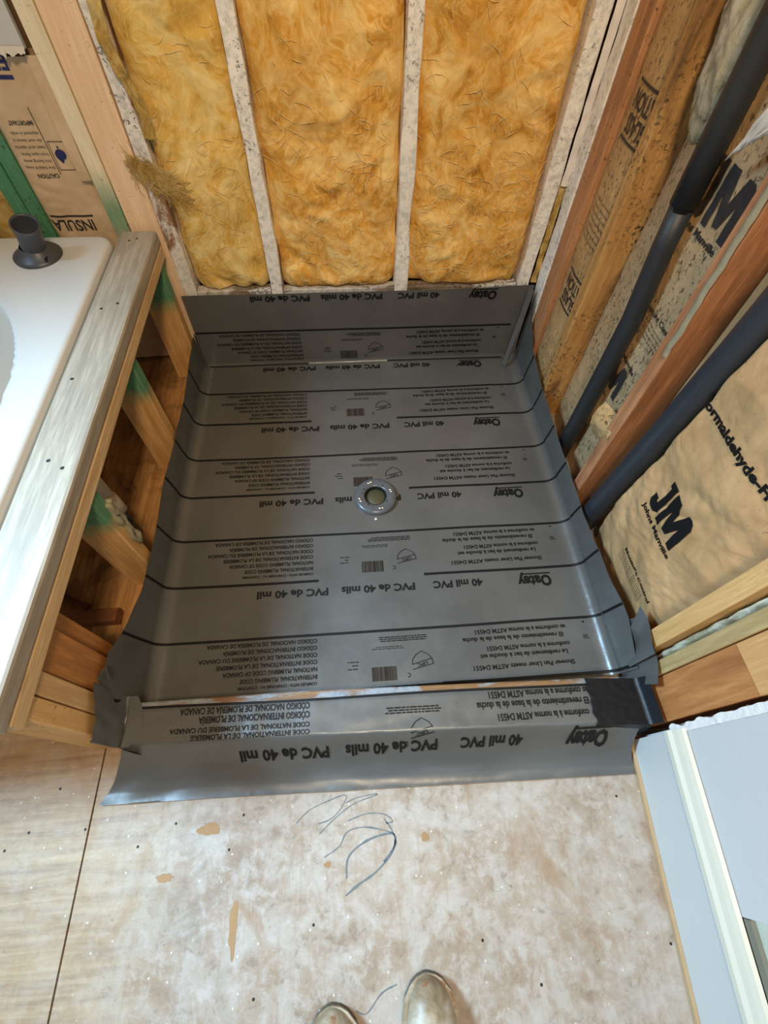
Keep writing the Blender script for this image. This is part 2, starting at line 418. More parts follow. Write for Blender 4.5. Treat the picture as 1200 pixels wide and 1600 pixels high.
def put_poly(mb, loop, fn, o, ru, rv, sc, maxe=.008):
    bm = bmesh.new(); bvs = [bm.verts.new((x*sc, y*sc, 0)) for x, y in loop]; bm.faces.new(bvs)
    bmesh.ops.triangulate(bm, faces=bm.faces[:])
    for _ in range(4):
        es = [e for e in bm.edges if e.calc_length() > maxe]
        if not es: break
        bmesh.ops.subdivide_edges(bm, edges=es, cuts=1); bmesh.ops.triangulate(bm, faces=bm.faces[:])
    bm.verts.index_update()
    mb.add([fn(o[0]+ru[0]*v.co.x+rv[0]*v.co.y, o[1]+ru[1]*v.co.x+rv[1]*v.co.y) for v in bm.verts], [[v.index for v in f.verts] for f in bm.faces]); bm.free()
def put_bar(mb, fn, u0, u1, w0, w1, step=.01):
    nu = max(1, int(abs(u1-u0)/step)); nw = max(1, int(abs(w1-w0)/step))
    mb.grid(fn, lin(u0, u1, nu), lin(w0, w1, nw))

# ================================================================== STRUCTURE
# plywood subfloor: two sheets with the seam between them
fl = struct(MB().box(-.6155, 1.2, -1.3, 1.60, -.018, 0).obj('floor', M['subfloor']))
fl2 = struct(MB().box(-1.62, -.6195, -1.3, .2595, -.018, 0).obj('floor', M['subfloor']))
struct(MB().box(-1.62, -.6195, .2605, 1.565, -.018, 0).obj('floor', M['oldply']))
struct(MB().box(-.619, -.545, .2605, 1.455, .0002, .0012).obj('floor', M['oldply']))
struct(MB().box(-1.62, 1.2, -1.3, 1.60, -.05, -.0185).obj('floor', M['darkwood']))
struct(MB().box(-1.62, 1.2, 1.566, 1.60, 0, 2.4).obj('wall_back', M['sheath']))
struct(MB().box(.752, .79, .105, 1.565, 0, 2.4).obj('wall_right', M['sheath']))
struct(MB().box(-1.66, -1.622, -.05, 1.60, 0, 1.15).obj('wall_left', M['drywall']))

# floor marks -------------------------------------------------------------
def ribbon(mb, pts, w, z=.0006):
    # smooth ribbon lying on the floor
    P = [Vector((x, y, 0)) for x, y in pts]; Q = []
    for i in range(len(P)-1):
        p0, p1, p2, p3 = P[max(i-1, 0)], P[i], P[i+1], P[min(i+2, len(P)-1)]
        for k in range(6):
            t = k/6; Q.append(.5*((2*p1)+(p2-p0)*t+(2*p0-5*p1+4*p2-p3)*t*t+(3*p1-p0-3*p2+p3)*t**3))
    Q.append(P[-1]); vs = []; fs = []
    for i, q in enumerate(Q):
        t = (Q[min(i+1, len(Q)-1)]-Q[max(i-1, 0)]).normalized(); nn = Vector((-t.y, t.x, 0))*w*(.5+.5*abs(noise.noise(Vector((i*.4, w*900, pts[0][0]*9)))*2))*.5
        vs += [(q.x+nn.x, q.y+nn.y, z), (q.x-nn.x, q.y-nn.y, z)]
        if i: a = 2*i; fs.append((a-2, a-1, a+1, a))
    mb.add(vs, fs)
mb = MB()
for l, w in [([(-0.168, -0.025), (-0.14, -0.003), (-0.097, 0.012), (-0.058, 0.02), (-0.069, -0.004), (-0.093, -0.023), (-0.121, -0.03)], .0026),
          ([(-0.117, -0.048), (-0.084, -0.023), (-0.04, 0.002), (0.014, 0.016), (-0.029, 0.014), (-0.059, 0.005)], .0026),
          ([(-0.108, -0.091), (-0.075, -0.074), (-0.056, -0.049), (-0.014, -0.044), (0.042, -0.058)], .003),
          ([(-0.055, -0.029), (-0.012, -0.019), (0.026, -0.023), (0.044, -0.037), (0.029, -0.04)], .003),
          ([(-0.061, -0.131), (-0.058, -0.098), (-0.034, -0.077), (0.004, -0.063), (0.042, -0.06), (0.047, -0.076), (0.034, -0.098), (0.0, -0.125), (-0.037, -0.143), (-0.064, -0.159)], .005),
          ([(0.025, -0.031), (0.042, -0.056), (0.045, -0.08), (0.019, -0.108)], .004),
          ([(-.05, -.33), (-.03, -.335), (0, -.31), (.03, -.30)], .003)]:
    ribbon(mb, l, w)
mb.obj('pencil_scribble', M['pencil'], fl)
mb = MB()
for (x, y) in [(-0.431, -0.006), (-0.506, -0.042), (-0.311, -0.062), (-0.285, -0.001), (-0.243, -0.299), (0.56, -0.028), (0.585, -0.285), (0.309, -0.323), (.207, -.25), (-.13, -.2)]:
    mb.lathe((x, y, .0002), [(.0001, .0004), (.0020, .0005), (.0028, 0)], 10)
mb.obj('screw_hole', M['black'], fl)['kind'] = 'stuff'
mb = MB()
for (x, y) in [(-0.785, -0.028), (-0.744, 0.001), (-0.625, -0.002), (-.70, .08)]:
    mb.lathe((x, y, .0002), [(.0001, .0004), (.0020, .0005), (.0028, 0)], 10)
mb.obj('screw_hole', M['black'], fl2)['kind'] = 'stuff'
def blob(mb, x, y, rx, ry, z=.0005, sd=0, seg=26):
    vs = [(x, y, z)]
    for k in range(seg):
        t = 2*PI*k/seg; q = 1+.45*noise.noise(Vector((math.cos(t)*1.6+sd, math.sin(t)*1.6, sd)))+.2*noise.noise(Vector((math.cos(t)*6+sd, math.sin(t)*6, sd)))
        vs.append((x+rx*q*math.cos(t), y+ry*q*math.sin(t), z))
    mb.add(vs, [(0, k+1, (k+1) % seg+1) for k in range(seg)])
mb = MB()
for i, (x, y, a, b) in enumerate([(-.355, -.022, .028, .010), (-.29, -.19, .009, .040), (.113, -.072, .010, .008), (-.10, -.104, .007, .006), (-.44, -.10, .016, .008)]): blob(mb, x, y, a, b, sd=i*3.7)
mb.obj('torn_veneer_patch', M['orangewood'], fl)

# ================================================================== SHOWER PAN LINER
YB = 1.457
XL, XR, RF = -.505, .612, .035
HL = [(.19, .215), (.28, .225), (.34, .222), (.42, .175), (.50, .145), (.63, .130), (.74, .136), (.85, .141), (.98, .131), (1.1, .124), (1.23, .128), (1.40, .140), (1.455, .150)]
HR = [(.20, .11), (.23, .115), (.35, .145), (.52, .123), (.66, .112), (.92, .118), (1.17, .126), (1.33, .15), (1.41, .21), (1.455, .31)]
def und(x, y):
    return .0016*noise.noise(Vector((x*5, y*5, 2)))+.0007*noise.noise(Vector((x*17, y*17, 5)))
def LS(u, w, off=0.0):
    """liner surface: u across (arc length from centre), w from front to back then up the back wall"""
    if w > YB-.012:
        # up the back wall
        t = w-(YB-.012); r = .018; q = r*PI/2
        xx = max(-.538, min(.645, u))
        if t < q:
            a = t/r; y = YB-.012+r*math.sin(a)-.006; z = r*(1-math.cos(a)); nrm = Vector((0, -math.sin(a), math.cos(a)))
        else:
            y = YB-.012+r-.006; z = r+(t-q); nrm = Vector((0, -1, 0))
        y += .0025*noise.noise(Vector((xx*4, z*6, 3)))
        return Vector((xx, y, z))+nrm*off
    y = w
    if u < XL:
        s = XL-u; q = RF*PI/2
        if s < q: a = s/RF; x = XL-RF*math.sin(a); z = RF*(1-math.cos(a)); nrm = Vector((math.sin(a), 0, math.cos(a)))
        else: z = RF+(s-q); x = XL-RF-.02*(z-RF)+.004*noise.noise(Vector((y*7, z*9, 1)))*min(1, (s-q)*30)+.001; nrm = Vector((1, 0, 0)); 
        y -= .12*z*min(1, max(0, (YB-w)/.12))
    elif u > XR:
        s = u-XR; q = RF*PI/2
        if s < q: a = s/RF; x = XR+RF*math.sin(a); z = RF*(1-math.cos(a)); nrm = Vector((-math.sin(a), 0, math.cos(a)))
        else: z = RF+(s-q); x = XR+RF+.02*(z-RF)+.004*noise.noise(Vector((y*7, z*9, 8)))*min(1, (s-q)*30)-.002; nrm = Vector((-1, 0, 0))
        y -= .10*z*min(1, max(0, (YB-w)/.12))
    else: x = u; z = 0; nrm = Vector((0, 0, 1))
    y = min(y, YB-.003) if w > YB-.03 else y
    return Vector((x, y, z+.0035+und(x, y)))+nrm*off
q = RF*PI/2
def uL(w): return XL-q-(interp(w, HL)+.004*noise.noise(Vector((w*14, 0, 4)))-RF)
def uR(w): return XR+q+(interp(w, HR)+.004*noise.noise(Vector((w*14, 3, 4)))-RF)
pan = thing('shower_pan_liner', 'printed grey vinyl shower pan liner lining the shower floor and lapped up the studs', 'shower liner', (.05, .85, 0))
mb = MB()
ws = lin(.235, YB-.0121, 170)
NU = 26
def rowu(w):
    a, b = uL(w), uR(w)
    return [a+(XL-q-a)*i/8 for i in range(8)]+[XL-q+q*i/7 for i in range(7)]+[XL+(XR-XL)*i/90 for i in range(90)]+[XR+q*i/7 for i in range(7)]+[XR+q+(b-XR-q)*i/8 for i in range(9)]
rows = [[LS(u, w) for u in rowu(w)] for w in ws]
nu = len(rows[0]); mb.add([v for r in rows for v in r], [(j*nu+i, j*nu+i+1, (j+1)*nu+i+1, (j+1)*nu+i) for j in range(len(rows)-1) for i in range(nu-1)])
# back wall lap
TOPZ = lambda x: .295+.012*max(0, (x-.3))*2+.003*noise.noise(Vector((x*6, 1, 1)))
us = lin(-.538, .645, 120)
rows = [[LS(u, YB-.012+(TOPZ(u)+.0102)*k/30) for u in us] for k in range(31)]
nu = len(us); mb.add([v for r in rows for v in r], [(j*nu+i, j*nu+i+1, (j+1)*nu+i+1, (j+1)*nu+i) for j in range(30) for i in range(nu-1)])
# up the inner face of the curb
mb.grid(lambda u, w: Vector((u, .235+.010*math.cos(w*PI/2)-.006+.0-.035*u*0, .004+.098*w)), lin(XL, XR, 40), lin(0, 1, 6))
sh = mb.obj('vinyl_sheet', M['liner'], pan, True)
# folded pleats in the back corners
def pleat(x0, y0, x1, y1, z0, z1, wdt):
    mb = MB()
    for k in range(1):
        def f(u, w):
            z = z0+(z1-z0)*w
            return Vector((x0+(x1-x0)*w+wdt*u*math.cos(u*2.0), y0+(y1-y0)*w-.012*math.sin(u*PI)-.004, z))
        mb.grid(f, lin(0, 1, 12), lin(0, 1, 16))
    mb.obj('corner_fold', M['liner'], pan, True)
pleat(.610, 1.425, .632, 1.448, .03, .30, .022)
pleat(.596, 1.41, .620, 1.44, .01, .17, .018)
pleat(-.530, 1.44, -.534, 1.45, .02, .16, .014)
# loose flap of liner at the front right corner
mb = MB()
mb.grid(lambda u, w: Vector((.640+.010*math.sin(u*3)+.012*u, .205+.155*u-.03*w, .03+.155*w+.012*math.sin(u*4))), lin(0, 1, 14), lin(0, 1, 10))
mb.grid(lambda u, w: Vector((.650+.006*math.sin(u*5), .285-.05*u+.06*w*(1-u), .06+.15*w)), lin(0, 1, 10), lin(0, 1, 8))
mb.obj('corner_flap', M['liner'], pan, True)

# printing ------------------------------------------------------------------
ink = MB(); OFF = .0011
def F(u, w): return LS(u, w, OFF)
def jig(w): return .0022*noise.noise(Vector((w*3, 0, 0)))
LEFTROWS = ['CÓDIGO NACIONAL DE PLOMERÍA DE CANADA', 'CÓDIGO INTERNACIONAL DE PLOMERÍA', 'CODE NATIONAL DE LA PLOMBERIE DU CANADA', 'CODE INTERNATIONAL DE LA PLOMBERIE',
            'NATIONAL PLUMBING CODE OF CANADA', 'INTERNATIONAL PLUMBING CODE', 'COMPLIES WITH · CONFORME AU · CONFORME']
LW = [.288, .245, .305, .258, .240, .195, .200]
RIGHTROWS = [('es conforme a la norma ASTM D4551', .25), ('El revestimiento de la base de la ducha', .275), ('conforme à la norme ASTM D4551', .225), ('Le revêtement de bac à douche est', .235), ('Shower Pan Liner meets ASTM D4551', .27)]
def stripe(fn, w, a, b, th=.0070, step=.006):
    N = max(2, int(abs(b-a)/step)); vs = []; fs = []
    for i in range(N+1):
        u = a+(b-a)*i/N; ww = w+.003*noise.noise(Vector((u*3, w*5, 0)))
        vs += [fn(u, ww-th/2), fn(u, ww+th/2)]
        if i: k = 2*i; fs.append((k-2, k, k+1, k-1))
    ink.add(vs, fs)
def upc(mb, fn, cx, w0, sc):
    # arched shield outline with lettered diagonal band (reads upside down in the photograph)
    T = lambda x, y: (cx-x*sc, w0-y*sc)
    def seg(p, q2, th=.035):
        d = Vector((q2[0]-p[0], q2[1]-p[1])); nn = Vector((-d.y, d.x)).normalized()*th/2
        c4 = [(p[0]+nn.x, p[1]+nn.y), (p[0]-nn.x, p[1]-nn.y), (q2[0]-nn.x, q2[1]-nn.y), (q2[0]+nn.x, q2[1]+nn.y)]
        mb.add([fn(*T(*c)) for c in c4], [(0, 1, 2, 3)])
    L = [(0, .5), (.04, .25), (.2, .05), (.5, -.12), (.8, .05), (.96, .25), (1, .5)]
    L = [(x-.5, .5-y) for x, y in L]
    L = [(x, -y) for x, y in L]
    for a_, b_ in zip(L, L[1:]): seg(a_, b_)
    seg((-.5, .0), (.5, .22)); seg((-.46, -.25), (.5, -.02))
    put_text(mb, 'UPC', fn, T(-.24, -.13), (-1, -.2), (0, -1), .5*sc, .15*sc, .02)
    put_text(mb, 'C', fn, T(.62, .35), (-1, 0), (0, -1), .14*sc, .2*sc, .02)
def smallbars(fn, u0, u1, w0, rows, pitch, th):
    for r in range(rows):
        u = u0-random.uniform(0, .008)
        while u > u1+random.uniform(0, .02):
            L = random.uniform(.005, .016); put_bar(ink, fn, u, max(u1, u-L), w0+r*pitch, w0+r*pitch+th, .02); u -= L+.002
def band(fn, Fy, k, full=True, shift=0, top_only=False):
    """one repeat of the print; Fy = position of its full-width stripe"""
    dx = shift
    for i, (t, wd) in enumerate(zip(LEFTROWS, LW)):
        h = .0105 if i < 6 else .0070
        put_text(ink, t, fn, (-.128+dx, Fy-.010-i*.0185), (-1, 0), (0, -1), wd, h, .03)
    for i, (t, wd) in enumerate(RIGHTROWS):
        put_text(ink, t, fn, (.545+dx-(.012 if i % 2 else 0), Fy-.016-[0, .020, .046, .066, .094][i]), (-1, 0), (0, -1), wd, .0115, .03)
    smallbars(fn, .165+dx, .035+dx, Fy-.020, 3, -.0052, .0026)
    smallbars(fn, .10+dx, .01+dx, Fy-.045, 2, -.005, .0018)
    smallbars(fn, -.02+dx, -.05+dx, Fy-.080, 3, -.009, .0025)
    # barcode
    u = .075+dx
    while u > .012+dx:
        t = random.choice((.0008, .0012, .002)); put_bar(ink, fn, u, u-t, Fy-.095, Fy-.130, .02); u -= t+random.choice((.0008, .0012, .0016))
    upc(ink, fn, .145+dx, Fy-.095, .055)
    # registration specks
    put_bar(ink, fn, .60+dx, .594+dx, Fy-.010, Fy-.014)
    put_text(ink, 'JE', fn, (.598+dx, Fy-.06), (0, 1), (-1, 0), .014, .012, 0)
def headline(fn, w, dx=0, sc=1.0):
    put_text(ink, 'Oatey', fn, (.555+dx, w+.010*sc-.001), (-1, 0), (0, -1), .098, .032*sc, .045)
    put_bar(ink, fn, .556+dx, .470+dx, w+.014*sc, w+.018*sc)
    put_text(ink, '40 mil PVC', fn, (.355+dx, w+.010*sc), (-1, 0), (0, -1), .142, .021*sc, .035)
    put_text(ink, 'PVC de 40 mils', fn, (.160+dx, w+.010*sc), (-1, 0), (0, -1), .208, .021*sc, .035)
    put_text(ink, 'PVC de 40 mil', fn, (-.085+dx, w+.010*sc), (-1, 0), (0, -1), .198, .021*sc, .035)
P_ = .3035
for k in range(5):
    Fy = .392+P_*k if k < 4 else .392+P_*4
    dx = -.012*k+.006
    if Fy < YB-.03:
        stripe(F, Fy, uL(Fy)+.001, uR(Fy)-.001)
    else: stripe(F, Fy, -.536, .600)
    band(F, Fy, k, shift=dx)
    ps = Fy-.147
    if ps > .2:
        if ps < YB-.02:
            stripe(F, ps, uL(ps)+.002, -.112+dx, .0075); stripe(F, ps, .19+dx, uR(ps)-.002, .0075)
        else:
            stripe(F, ps, -.536, -.112+dx, .0075); stripe(F, ps, .19+dx, .60, .0075)
    if ps-.034 > .25: headline(F, ps-.034, dx)
headline(F, .392+P_*5-.147-.030, -.035)
stripe(F, .248, uL(.25)+.01, -.5, .005)
ink.obj('printed_lettering', M['ink'], pan)['label'] = 'black printed stripes, lettering and barcodes'

# ================================================================== CURB and its apron
def cy_back(x): return .222-.020*(x+.53)/1.1-.0015
def cy_front(x): return .151-.036*(x+.53)/1.1
def cy_rear(x): return .242-.030*(x+.53)/1.1
curb = thing('shower_curb', 'low timber shower curb with a bare dusty strip of wood between the two liner sheets', 'curb', (.03, .18, 0))
for nm, z0, z1 in (('curb_lumber', .002, .036), ('curb_lumber', .0365, .071), ('curb_lumber', .0715, .107)):
    xs = lin(-.532, .598, 60); vs = []; fs = []
    for x in xs:
        a, b = cy_front(x)+.004, min(cy_rear(x), .232)
        wob = .0012*noise.noise(Vector((x*20, z0*50, 0)))
        vs += [(x, a, z0), (x, b, z0), (x, b, z1-.002+wob), (x, b-.003, z1+wob), (x, a, z1)]
    for i in range(60):
        for k in range(5): fs.append((i*5+k, (i+1)*5+k, (i+1)*5+(k+1) % 5, i*5+(k+1) % 5))
    fs += [tuple(range(5)), tuple(60*5+k for k in range(5))[::-1]]
    link_mesh(nm, vs, fs, M['curbwood'], curb)
ap = thing('curb_liner_apron', 'printed grey vinyl apron folded over the curb and trailing onto the plywood', 'shower liner', (0, .1, 0))
PROF = [(-.012, .100), (-.006, .107), (-.001, .1095), (.004, .110)]
def AP(x, s, off=0.0):
    """s=0 at rear edge on the curb top, grows towards the viewer; returns the draped surface"""
    yb, yf = cy_back(x), cy_front(x); top = yb-yf
    e = (x+.6)/1.2; yend = .042-.029*e
    D = .122+.010*noise.noise(Vector((x*3, 1, 0)))   # arc length of the hanging part
    if s < top:
        y = yb-s; z = .1115+.0010*noise.noise(Vector((x*9, s*30, 0)))+.0022*max(0, noise.noise(Vector((x*22, s*9+x*6, 4))))
        if s < .006: z -= .0015
        nrm = Vector((0, -.15, 1))
    else:
        t = min(1.0, (s-top)/D)
        y0, y1 = yf, yend
        sag = 1-math.exp(-3.0*t)
        k = (1-t)
        y = y0+(y1-y0)*(.30*(1-k**3)*1.0+.70*t**1.7)
        z = .0035+.108*min(1.0, (k**2.0)*(1+2*t*math.exp(-t*9))*(1+.10*math.sin(PI*t)*t))+ .007*max(0, (t-.82)/.18)*(.35+.65*abs(noise.noise(Vector((x*7, 0, 2))))*1.5)
        z += .0035*noise.noise(Vector((x*6, t*3, 7)))*math.sin(PI*min(1, t))*1.2
        # gathered creases at the left end
        g = max(0, 1-(x+.6)/.30)
        z += .006*g*math.sin((x*60)+t*6)*math.sin(PI*t)
        nrm = Vector((0, -.7, .7))
    xx = x*(1+.0)
    if x < -.50 and s >= top*.5:
        xx = x-.0*(s)
    return Vector((xx, y, max(z, .0012)))+nrm.normalized()*off
mb = MB()
smax = .235
xs = lin(-.528, .617, 220)
rows = []
def APx(x, s, off=0.):
    # widen towards the floor at the left end
    v = AP(x, s, off); top = cy_back(x)-cy_front(x)
    if s > top:
        t = min(1, (s-top)/.12); v.x += (-.075)*t*max(0, min(1, (-.35-x)/.178))
    return v
sv = lin(0, .052, 14)+lin(.056, .235, 60)
mb.grid(lambda x, s: APx(x, s), xs, sv, flip=True)
mb.obj('vinyl_sheet', M['liner'], ap, True)
ink = MB()
def G(u, w): return APx(u, -w, .0012)
stripe(G, -.0015, -.525, .515, .0055)
for i, (t, wd) in enumerate(zip(LEFTROWS[:4], LW)):
    put_text(ink, t, G, (-.128, -.008-[0, .019, .041, .056][i]), (-1, 0), (0, -1), wd, .0135 if i < 2 else .010, .03)
for i, (t, wd) in enumerate(RIGHTROWS[:3]):
    put_text(ink, t, G, (.515-.006*i, -.004-[.004, .026, .052][i]), (-1, 0), (0, -1), wd-.015, .0145, .03)
smallbars(G, .17, .04, -.032, 3, -.0055, .003)
upc(ink, G, .12, -.085, .05)
headline(G, -.112, -.005, 1.05)
ink.obj('printed_lettering', M['ink'], ap)['label'] = 'black printed stripe and lettering'
# corner pieces
mb = MB()
def CP(u, w):
    # u around from wall face down to curb top, w along y
    y = .141+.105*w
    if u < .62: x = -.5365+.003*math.sin(w*4)+.004*noise.noise(Vector((u*4, w*4, 0))); z = .265-.155*(u/.62)-.03*math.sin(w*PI)*0-.04*(1-w)*(1-u)
    else: t = (u-.62)/.38; x = -.5335+.038*t*(.5+.5*math.sin(w*PI)); z = .1135-.001*t
    return Vector((x, y, z))
mb.grid(CP, lin(0, 1, 26), lin(0, 1, 18))
mb.grid(lambda u, w: Vector((-.5365-.030*u, .1535-.010*math.sin(u*3), .10+.02*u+(.125-.07*u)*w)), lin(0, 1, 10), lin(0, 1, 14))
mb.grid(lambda u, w: Vector((-.534+.034*u, .1395-.012*u, .02+.088*w)), lin(0, 1, 8), lin(0, 1, 10))
mb.grid(lambda u, w: Vector((-.525-.04*u, .252+.012*math.sin(u*5)+.02*w, .215+.03*w-.03*u)), lin(0, 1, 10), lin(0, 1, 6))
tag(mb.obj('corner_patch', M['liner'], None, True), 'plain grey vinyl corner patch wrapping the left end of the curb', 'corner patch')
mb = MB()
mb.grid(lambda u, w: Vector((.512+.135*u+.006*noise.noise(Vector((w*6, 0, 0)))*(1-u), .112+.1*w-.010*u, .1155+.0015*noise.noise(Vector((u*9, w*9, 0)))+(.03*max(0, u-.88)/.12))), lin(0, 1, 24), lin(0, 1, 16))
mb.grid(lambda u, w: Vector((.512+.125*u, .112-.010*u-.012*(1-w), .045+.071*w)), lin(0, 1, 24), lin(0, 1, 8))
mb.grid(lambda u, w: Vector((.648, .115+.095*u, .112+.02*w)), lin(0, 1, 10), lin(0, 1, 3))
tag(mb.obj('sealing_tape', M['tape'], None, True), 'glossy black sealing tape over the right end of the curb', 'tape')

# ================================================================== DRAIN
DC = Vector((.062, .822, .006))
dr = thing('shower_drain', 'round grey bolt-down shower drain in the middle of the pan liner', 'drain', DC)
MB().lathe(DC, [(.034, -.002), (.034, .008), (.037, .0115), (.048, .0125), (.060, .0115), (.0655, .0085), (.0675, .003), (.0675, -.002)], 72).obj('clamping_ring', M['drain'], dr, True)
MB().lathe(DC, [(.0338, .010), (.0315, .004), (.0310, .0015), (.0290, -.0015), (.0290, -.0025)], 48).obj('throat', M['black'], dr, True)
mb = MB(); mb.lathe(DC, [(.0001, -.0008), (.0285, -.0008), (.0300, -.0022)], 40); mb.obj('test_plug', M['olive_plug'], dr, True)
for k in range(4):
    a = math.radians(12+90*k); c = DC+Vector((math.cos(a)*.0515, math.sin(a)*.0515, .012))
    bt = MB().lathe(c, [(.0001, .0042), (.0036, .0040), (.0048, .0018), (.0050, -.001)], 18).obj('bolt', M['steel'], dr, True)
    a2 = a+.17; c2 = DC+Vector((math.cos(a2)*.0515, math.sin(a2)*.0515, .012))
    MB().lathe(c2, [(.0001, .0016), (.0036, .0014), (.0046, -.001)], 18).obj('bolt_slot', M['steel'], dr, True)
    a3 = a+.75; c3 = DC+Vector((math.cos(a3)*.042, math.sin(a3)*.042, .0123))
    MB().lathe(c3, [(.0001, .0004), (.0026, .0002)], 12).obj('screw_hole', M['black'], dr)
    rb = MB(); d = Vector((math.cos(a+1.1), math.sin(a+1.1), 0)); rb.tube([DC+d*.040+Vector((0, 0, .0120)), DC+d*.062+Vector((0, 0, .0112))], .0012, 6); rb.obj('rib', M['drain'], dr, True)
mb = MB(); mb.lathe((.058, .742, .005), [(.0001, .0022), (.003, .002), (.0045, 0)], 10)
tag(mb.obj('plaster_crumb', M['torn'], None, True), 'small white crumb on the liner just in front of the drain', 'crumb')

# ================================================================== BACK WALL
def stud(name, x, y, z, mat, label, seed=0, group=None, rough=0, **k): return plank(name, x, y, z, 'z', mat, label, None, group, seed=seed, rough=rough, **k)
ZT = 2.4
stud('wall_stud', (-.246, -.207), (1.4785, 1.565), (.02, ZT), M['white_stud'], 'white plaster-smeared stud between the left and middle golden insulation batts', 1, rough=.0035)
stud('wall_stud', (.170, .208), (1.4785, 1.565), (.02, ZT), M['white_stud'], 'white plaster-smeared stud between the middle and right golden insulation batts', 2, rough=.0035)
stud('wall_stud', (.592, .634), (1.4785, 1.565), (.02, ZT), M['white_stud'], 'white plaster-smeared stud at the right edge of the golden insulation', 3, rough=.002)
stud('wall_stud', (-.529, -.490), (1.4785, 1.565), (0, ZT), M['white_stud2'], 'worn patchily whitewashed stud at the left edge of the golden insulation', 4, rough=.002)
stud('wall_stud', (-.617, -.531), (1.477, 1.565), (0, ZT), M['pine_wide'], 'wide pinkish pine board behind the far end of the knee wall plate', 5)
stud('wall_stud', (-.662, -.6195), (1.474, 1.565), (0, ZT), M['pine_pale_green'], 'pale pine stud with a green painted foot beside the wide pine board', 6)
stud('wall_stud', (-.886, -.847), (1.500, 1.565), (0, ZT), M['green_stud'], 'green painted stud just left of the lettered kraft batt behind the tub', 7)
stud('wall_stud', (-.929, -.890), (1.502, 1.565), (0, ZT), M['green_stud'], 'green painted stud further left behind the tub, doubling its neighbour', 8)
for i, (a, b) in enumerate([(-.488, -.248), (-.205, .168), (.210, .586)]):
    plank('wall_blocking', (a, b), (1.4800, 1.5155), (.02, .293), 'x', M['blocking'], ['plaster-spotted blocking below the left golden batt', 'plaster-spotted blocking below the middle golden batt', 'plaster-spotted blocking below the right golden batt'][i], None, cat='blocking', rough=.002, seed=i)

def fuzz_batt(name, x0, x1, z0, z1, yf, yb, mat, label, seed, nstr, amp=1.0, group='golden insulation batts in the back wall'):
    root = thing(name, label, 'insulation', ((x0+x1)/2, yb, z0), group)
    nx = int((x1-x0)/.0055); nz = int((z1-z0)/.0055)
    def f(u, w):
        x = x0+(x1-x0)*u; z = z0+(z1-z0)*w
        ex = min(u, 1-u)*(x1-x0); ez = w*(z1-z0)
        edge = 1-math.exp(-ex/.022); eb = 1-math.exp(-max(ez, 0)/.018)
        P = Vector((x*1.0+seed, 3.1, z*.8))
        wv = noise.noise_vector(P*6)*.30
        Q = P+wv*.28
        d = .020*noise.noise(Q*5)+.009*noise.noise(Q*12)+.0050*(1-2*abs(noise.noise(Q*14)))+.0035*noise.noise(Q*30)+.0022*noise.noise(Q*75)
        low = math.exp(-ez/.09)
        d += low*(.020*noise.noise(Q*22)+.006)
        y = yf+.034*(1-edge)+.016*(1-eb)*1.0-d*amp*(.35+.65*edge)
        xx = x+.006*noise.noise(Vector((z*9, seed, 0)))*(1 if 0 < u < 1 else 1)
        return Vector((xx, y, z))
    mb = MB(); us = lin(0, 1, nx); wsv = lin(0, 1, nz)
    mb.grid(f, us, wsv)
    # closed sides and back
    A = [f(0, w) for w in wsv]; B = [f(1, w) for w in wsv]
    mb.add([v for v in A]+[Vector((v.x, yb, v.z)) for v in A], [(i+1, i, i+len(A), i+len(A)+1) for i in range(len(A)-1)])
    mb.add([v for v in B]+[Vector((v.x, yb, v.z)) for v in B], [(i, i+1, i+len(B)+1, i+len(B)) for i in range(len(B)-1)])
    A = [f(u, 0) for u in us]
    mb.add([v for v in A]+[Vector((v.x, yb, v.z)) for v in A], [(i, i+1, i+len(A)+1, i+len(A)) for i in range(len(A)-1)])
    mb.obj('fiberglass_body', mat, root, True)
    mb = MB(); rnd = random.Random(seed)
    for _ in range(nstr):
        u = rnd.uniform(.04, .96); w = rnd.uniform(.01, .75)*rnd.uniform(.5, 1); p = f(u, w); L = rnd.uniform(.015, .075); n = 10
        a = rnd.gauss(PI/2, .8); cv = rnd.uniform(-1, 1)*32; pts = []
        x, z = p.x, p.z
        for k in range(n):
            uu = min(1, max(0, (x-x0)/(x1-x0))); ww = min(1, max(0, (z-z0)/(z1-z0)))
            q2 = f(uu, ww); pts.append(Vector((x, q2.y-.0012-.004*math.sin(PI*k/(n-1))*rnd.uniform(.2, 1), z)))
            x += math.cos(a)*L/n; z += math.sin(a)*L/n; a += cv*L/n
        mb.tube(pts, [.0002+.0006*math.sin(PI*(k+.3)/(n))*rnd.uniform(.5, 1) for k in range(n)], 4, cap=False)
    mb.obj('loose_fiber', M['strand'], root)['kind'] = 'stuff'
    return root
fuzz_batt('insulation_batt', -.487, -.249, .300, 1.20, 1.482, 1.563, M['fiber2'], 'pale golden fiberglass batt, leftmost of the three bare batts in the back wall', 3, 150)
fuzz_batt('insulation_batt', -.204, .167, .300, 1.20, 1.480, 1.563, M['fiber'], 'golden fiberglass batt between the two slim plaster-smeared studs', 11, 260)
fuzz_batt('insulation_batt', .211, .585, .300, 1.20, 1.480, 1.563, M['fiber'], 'golden fiberglass batt, rightmost of the three bare batts in the back wall', 23, 320)
for o in bpy.data.objects:
    if o.get('group') == 'golden insulation batts in the back wall': pass

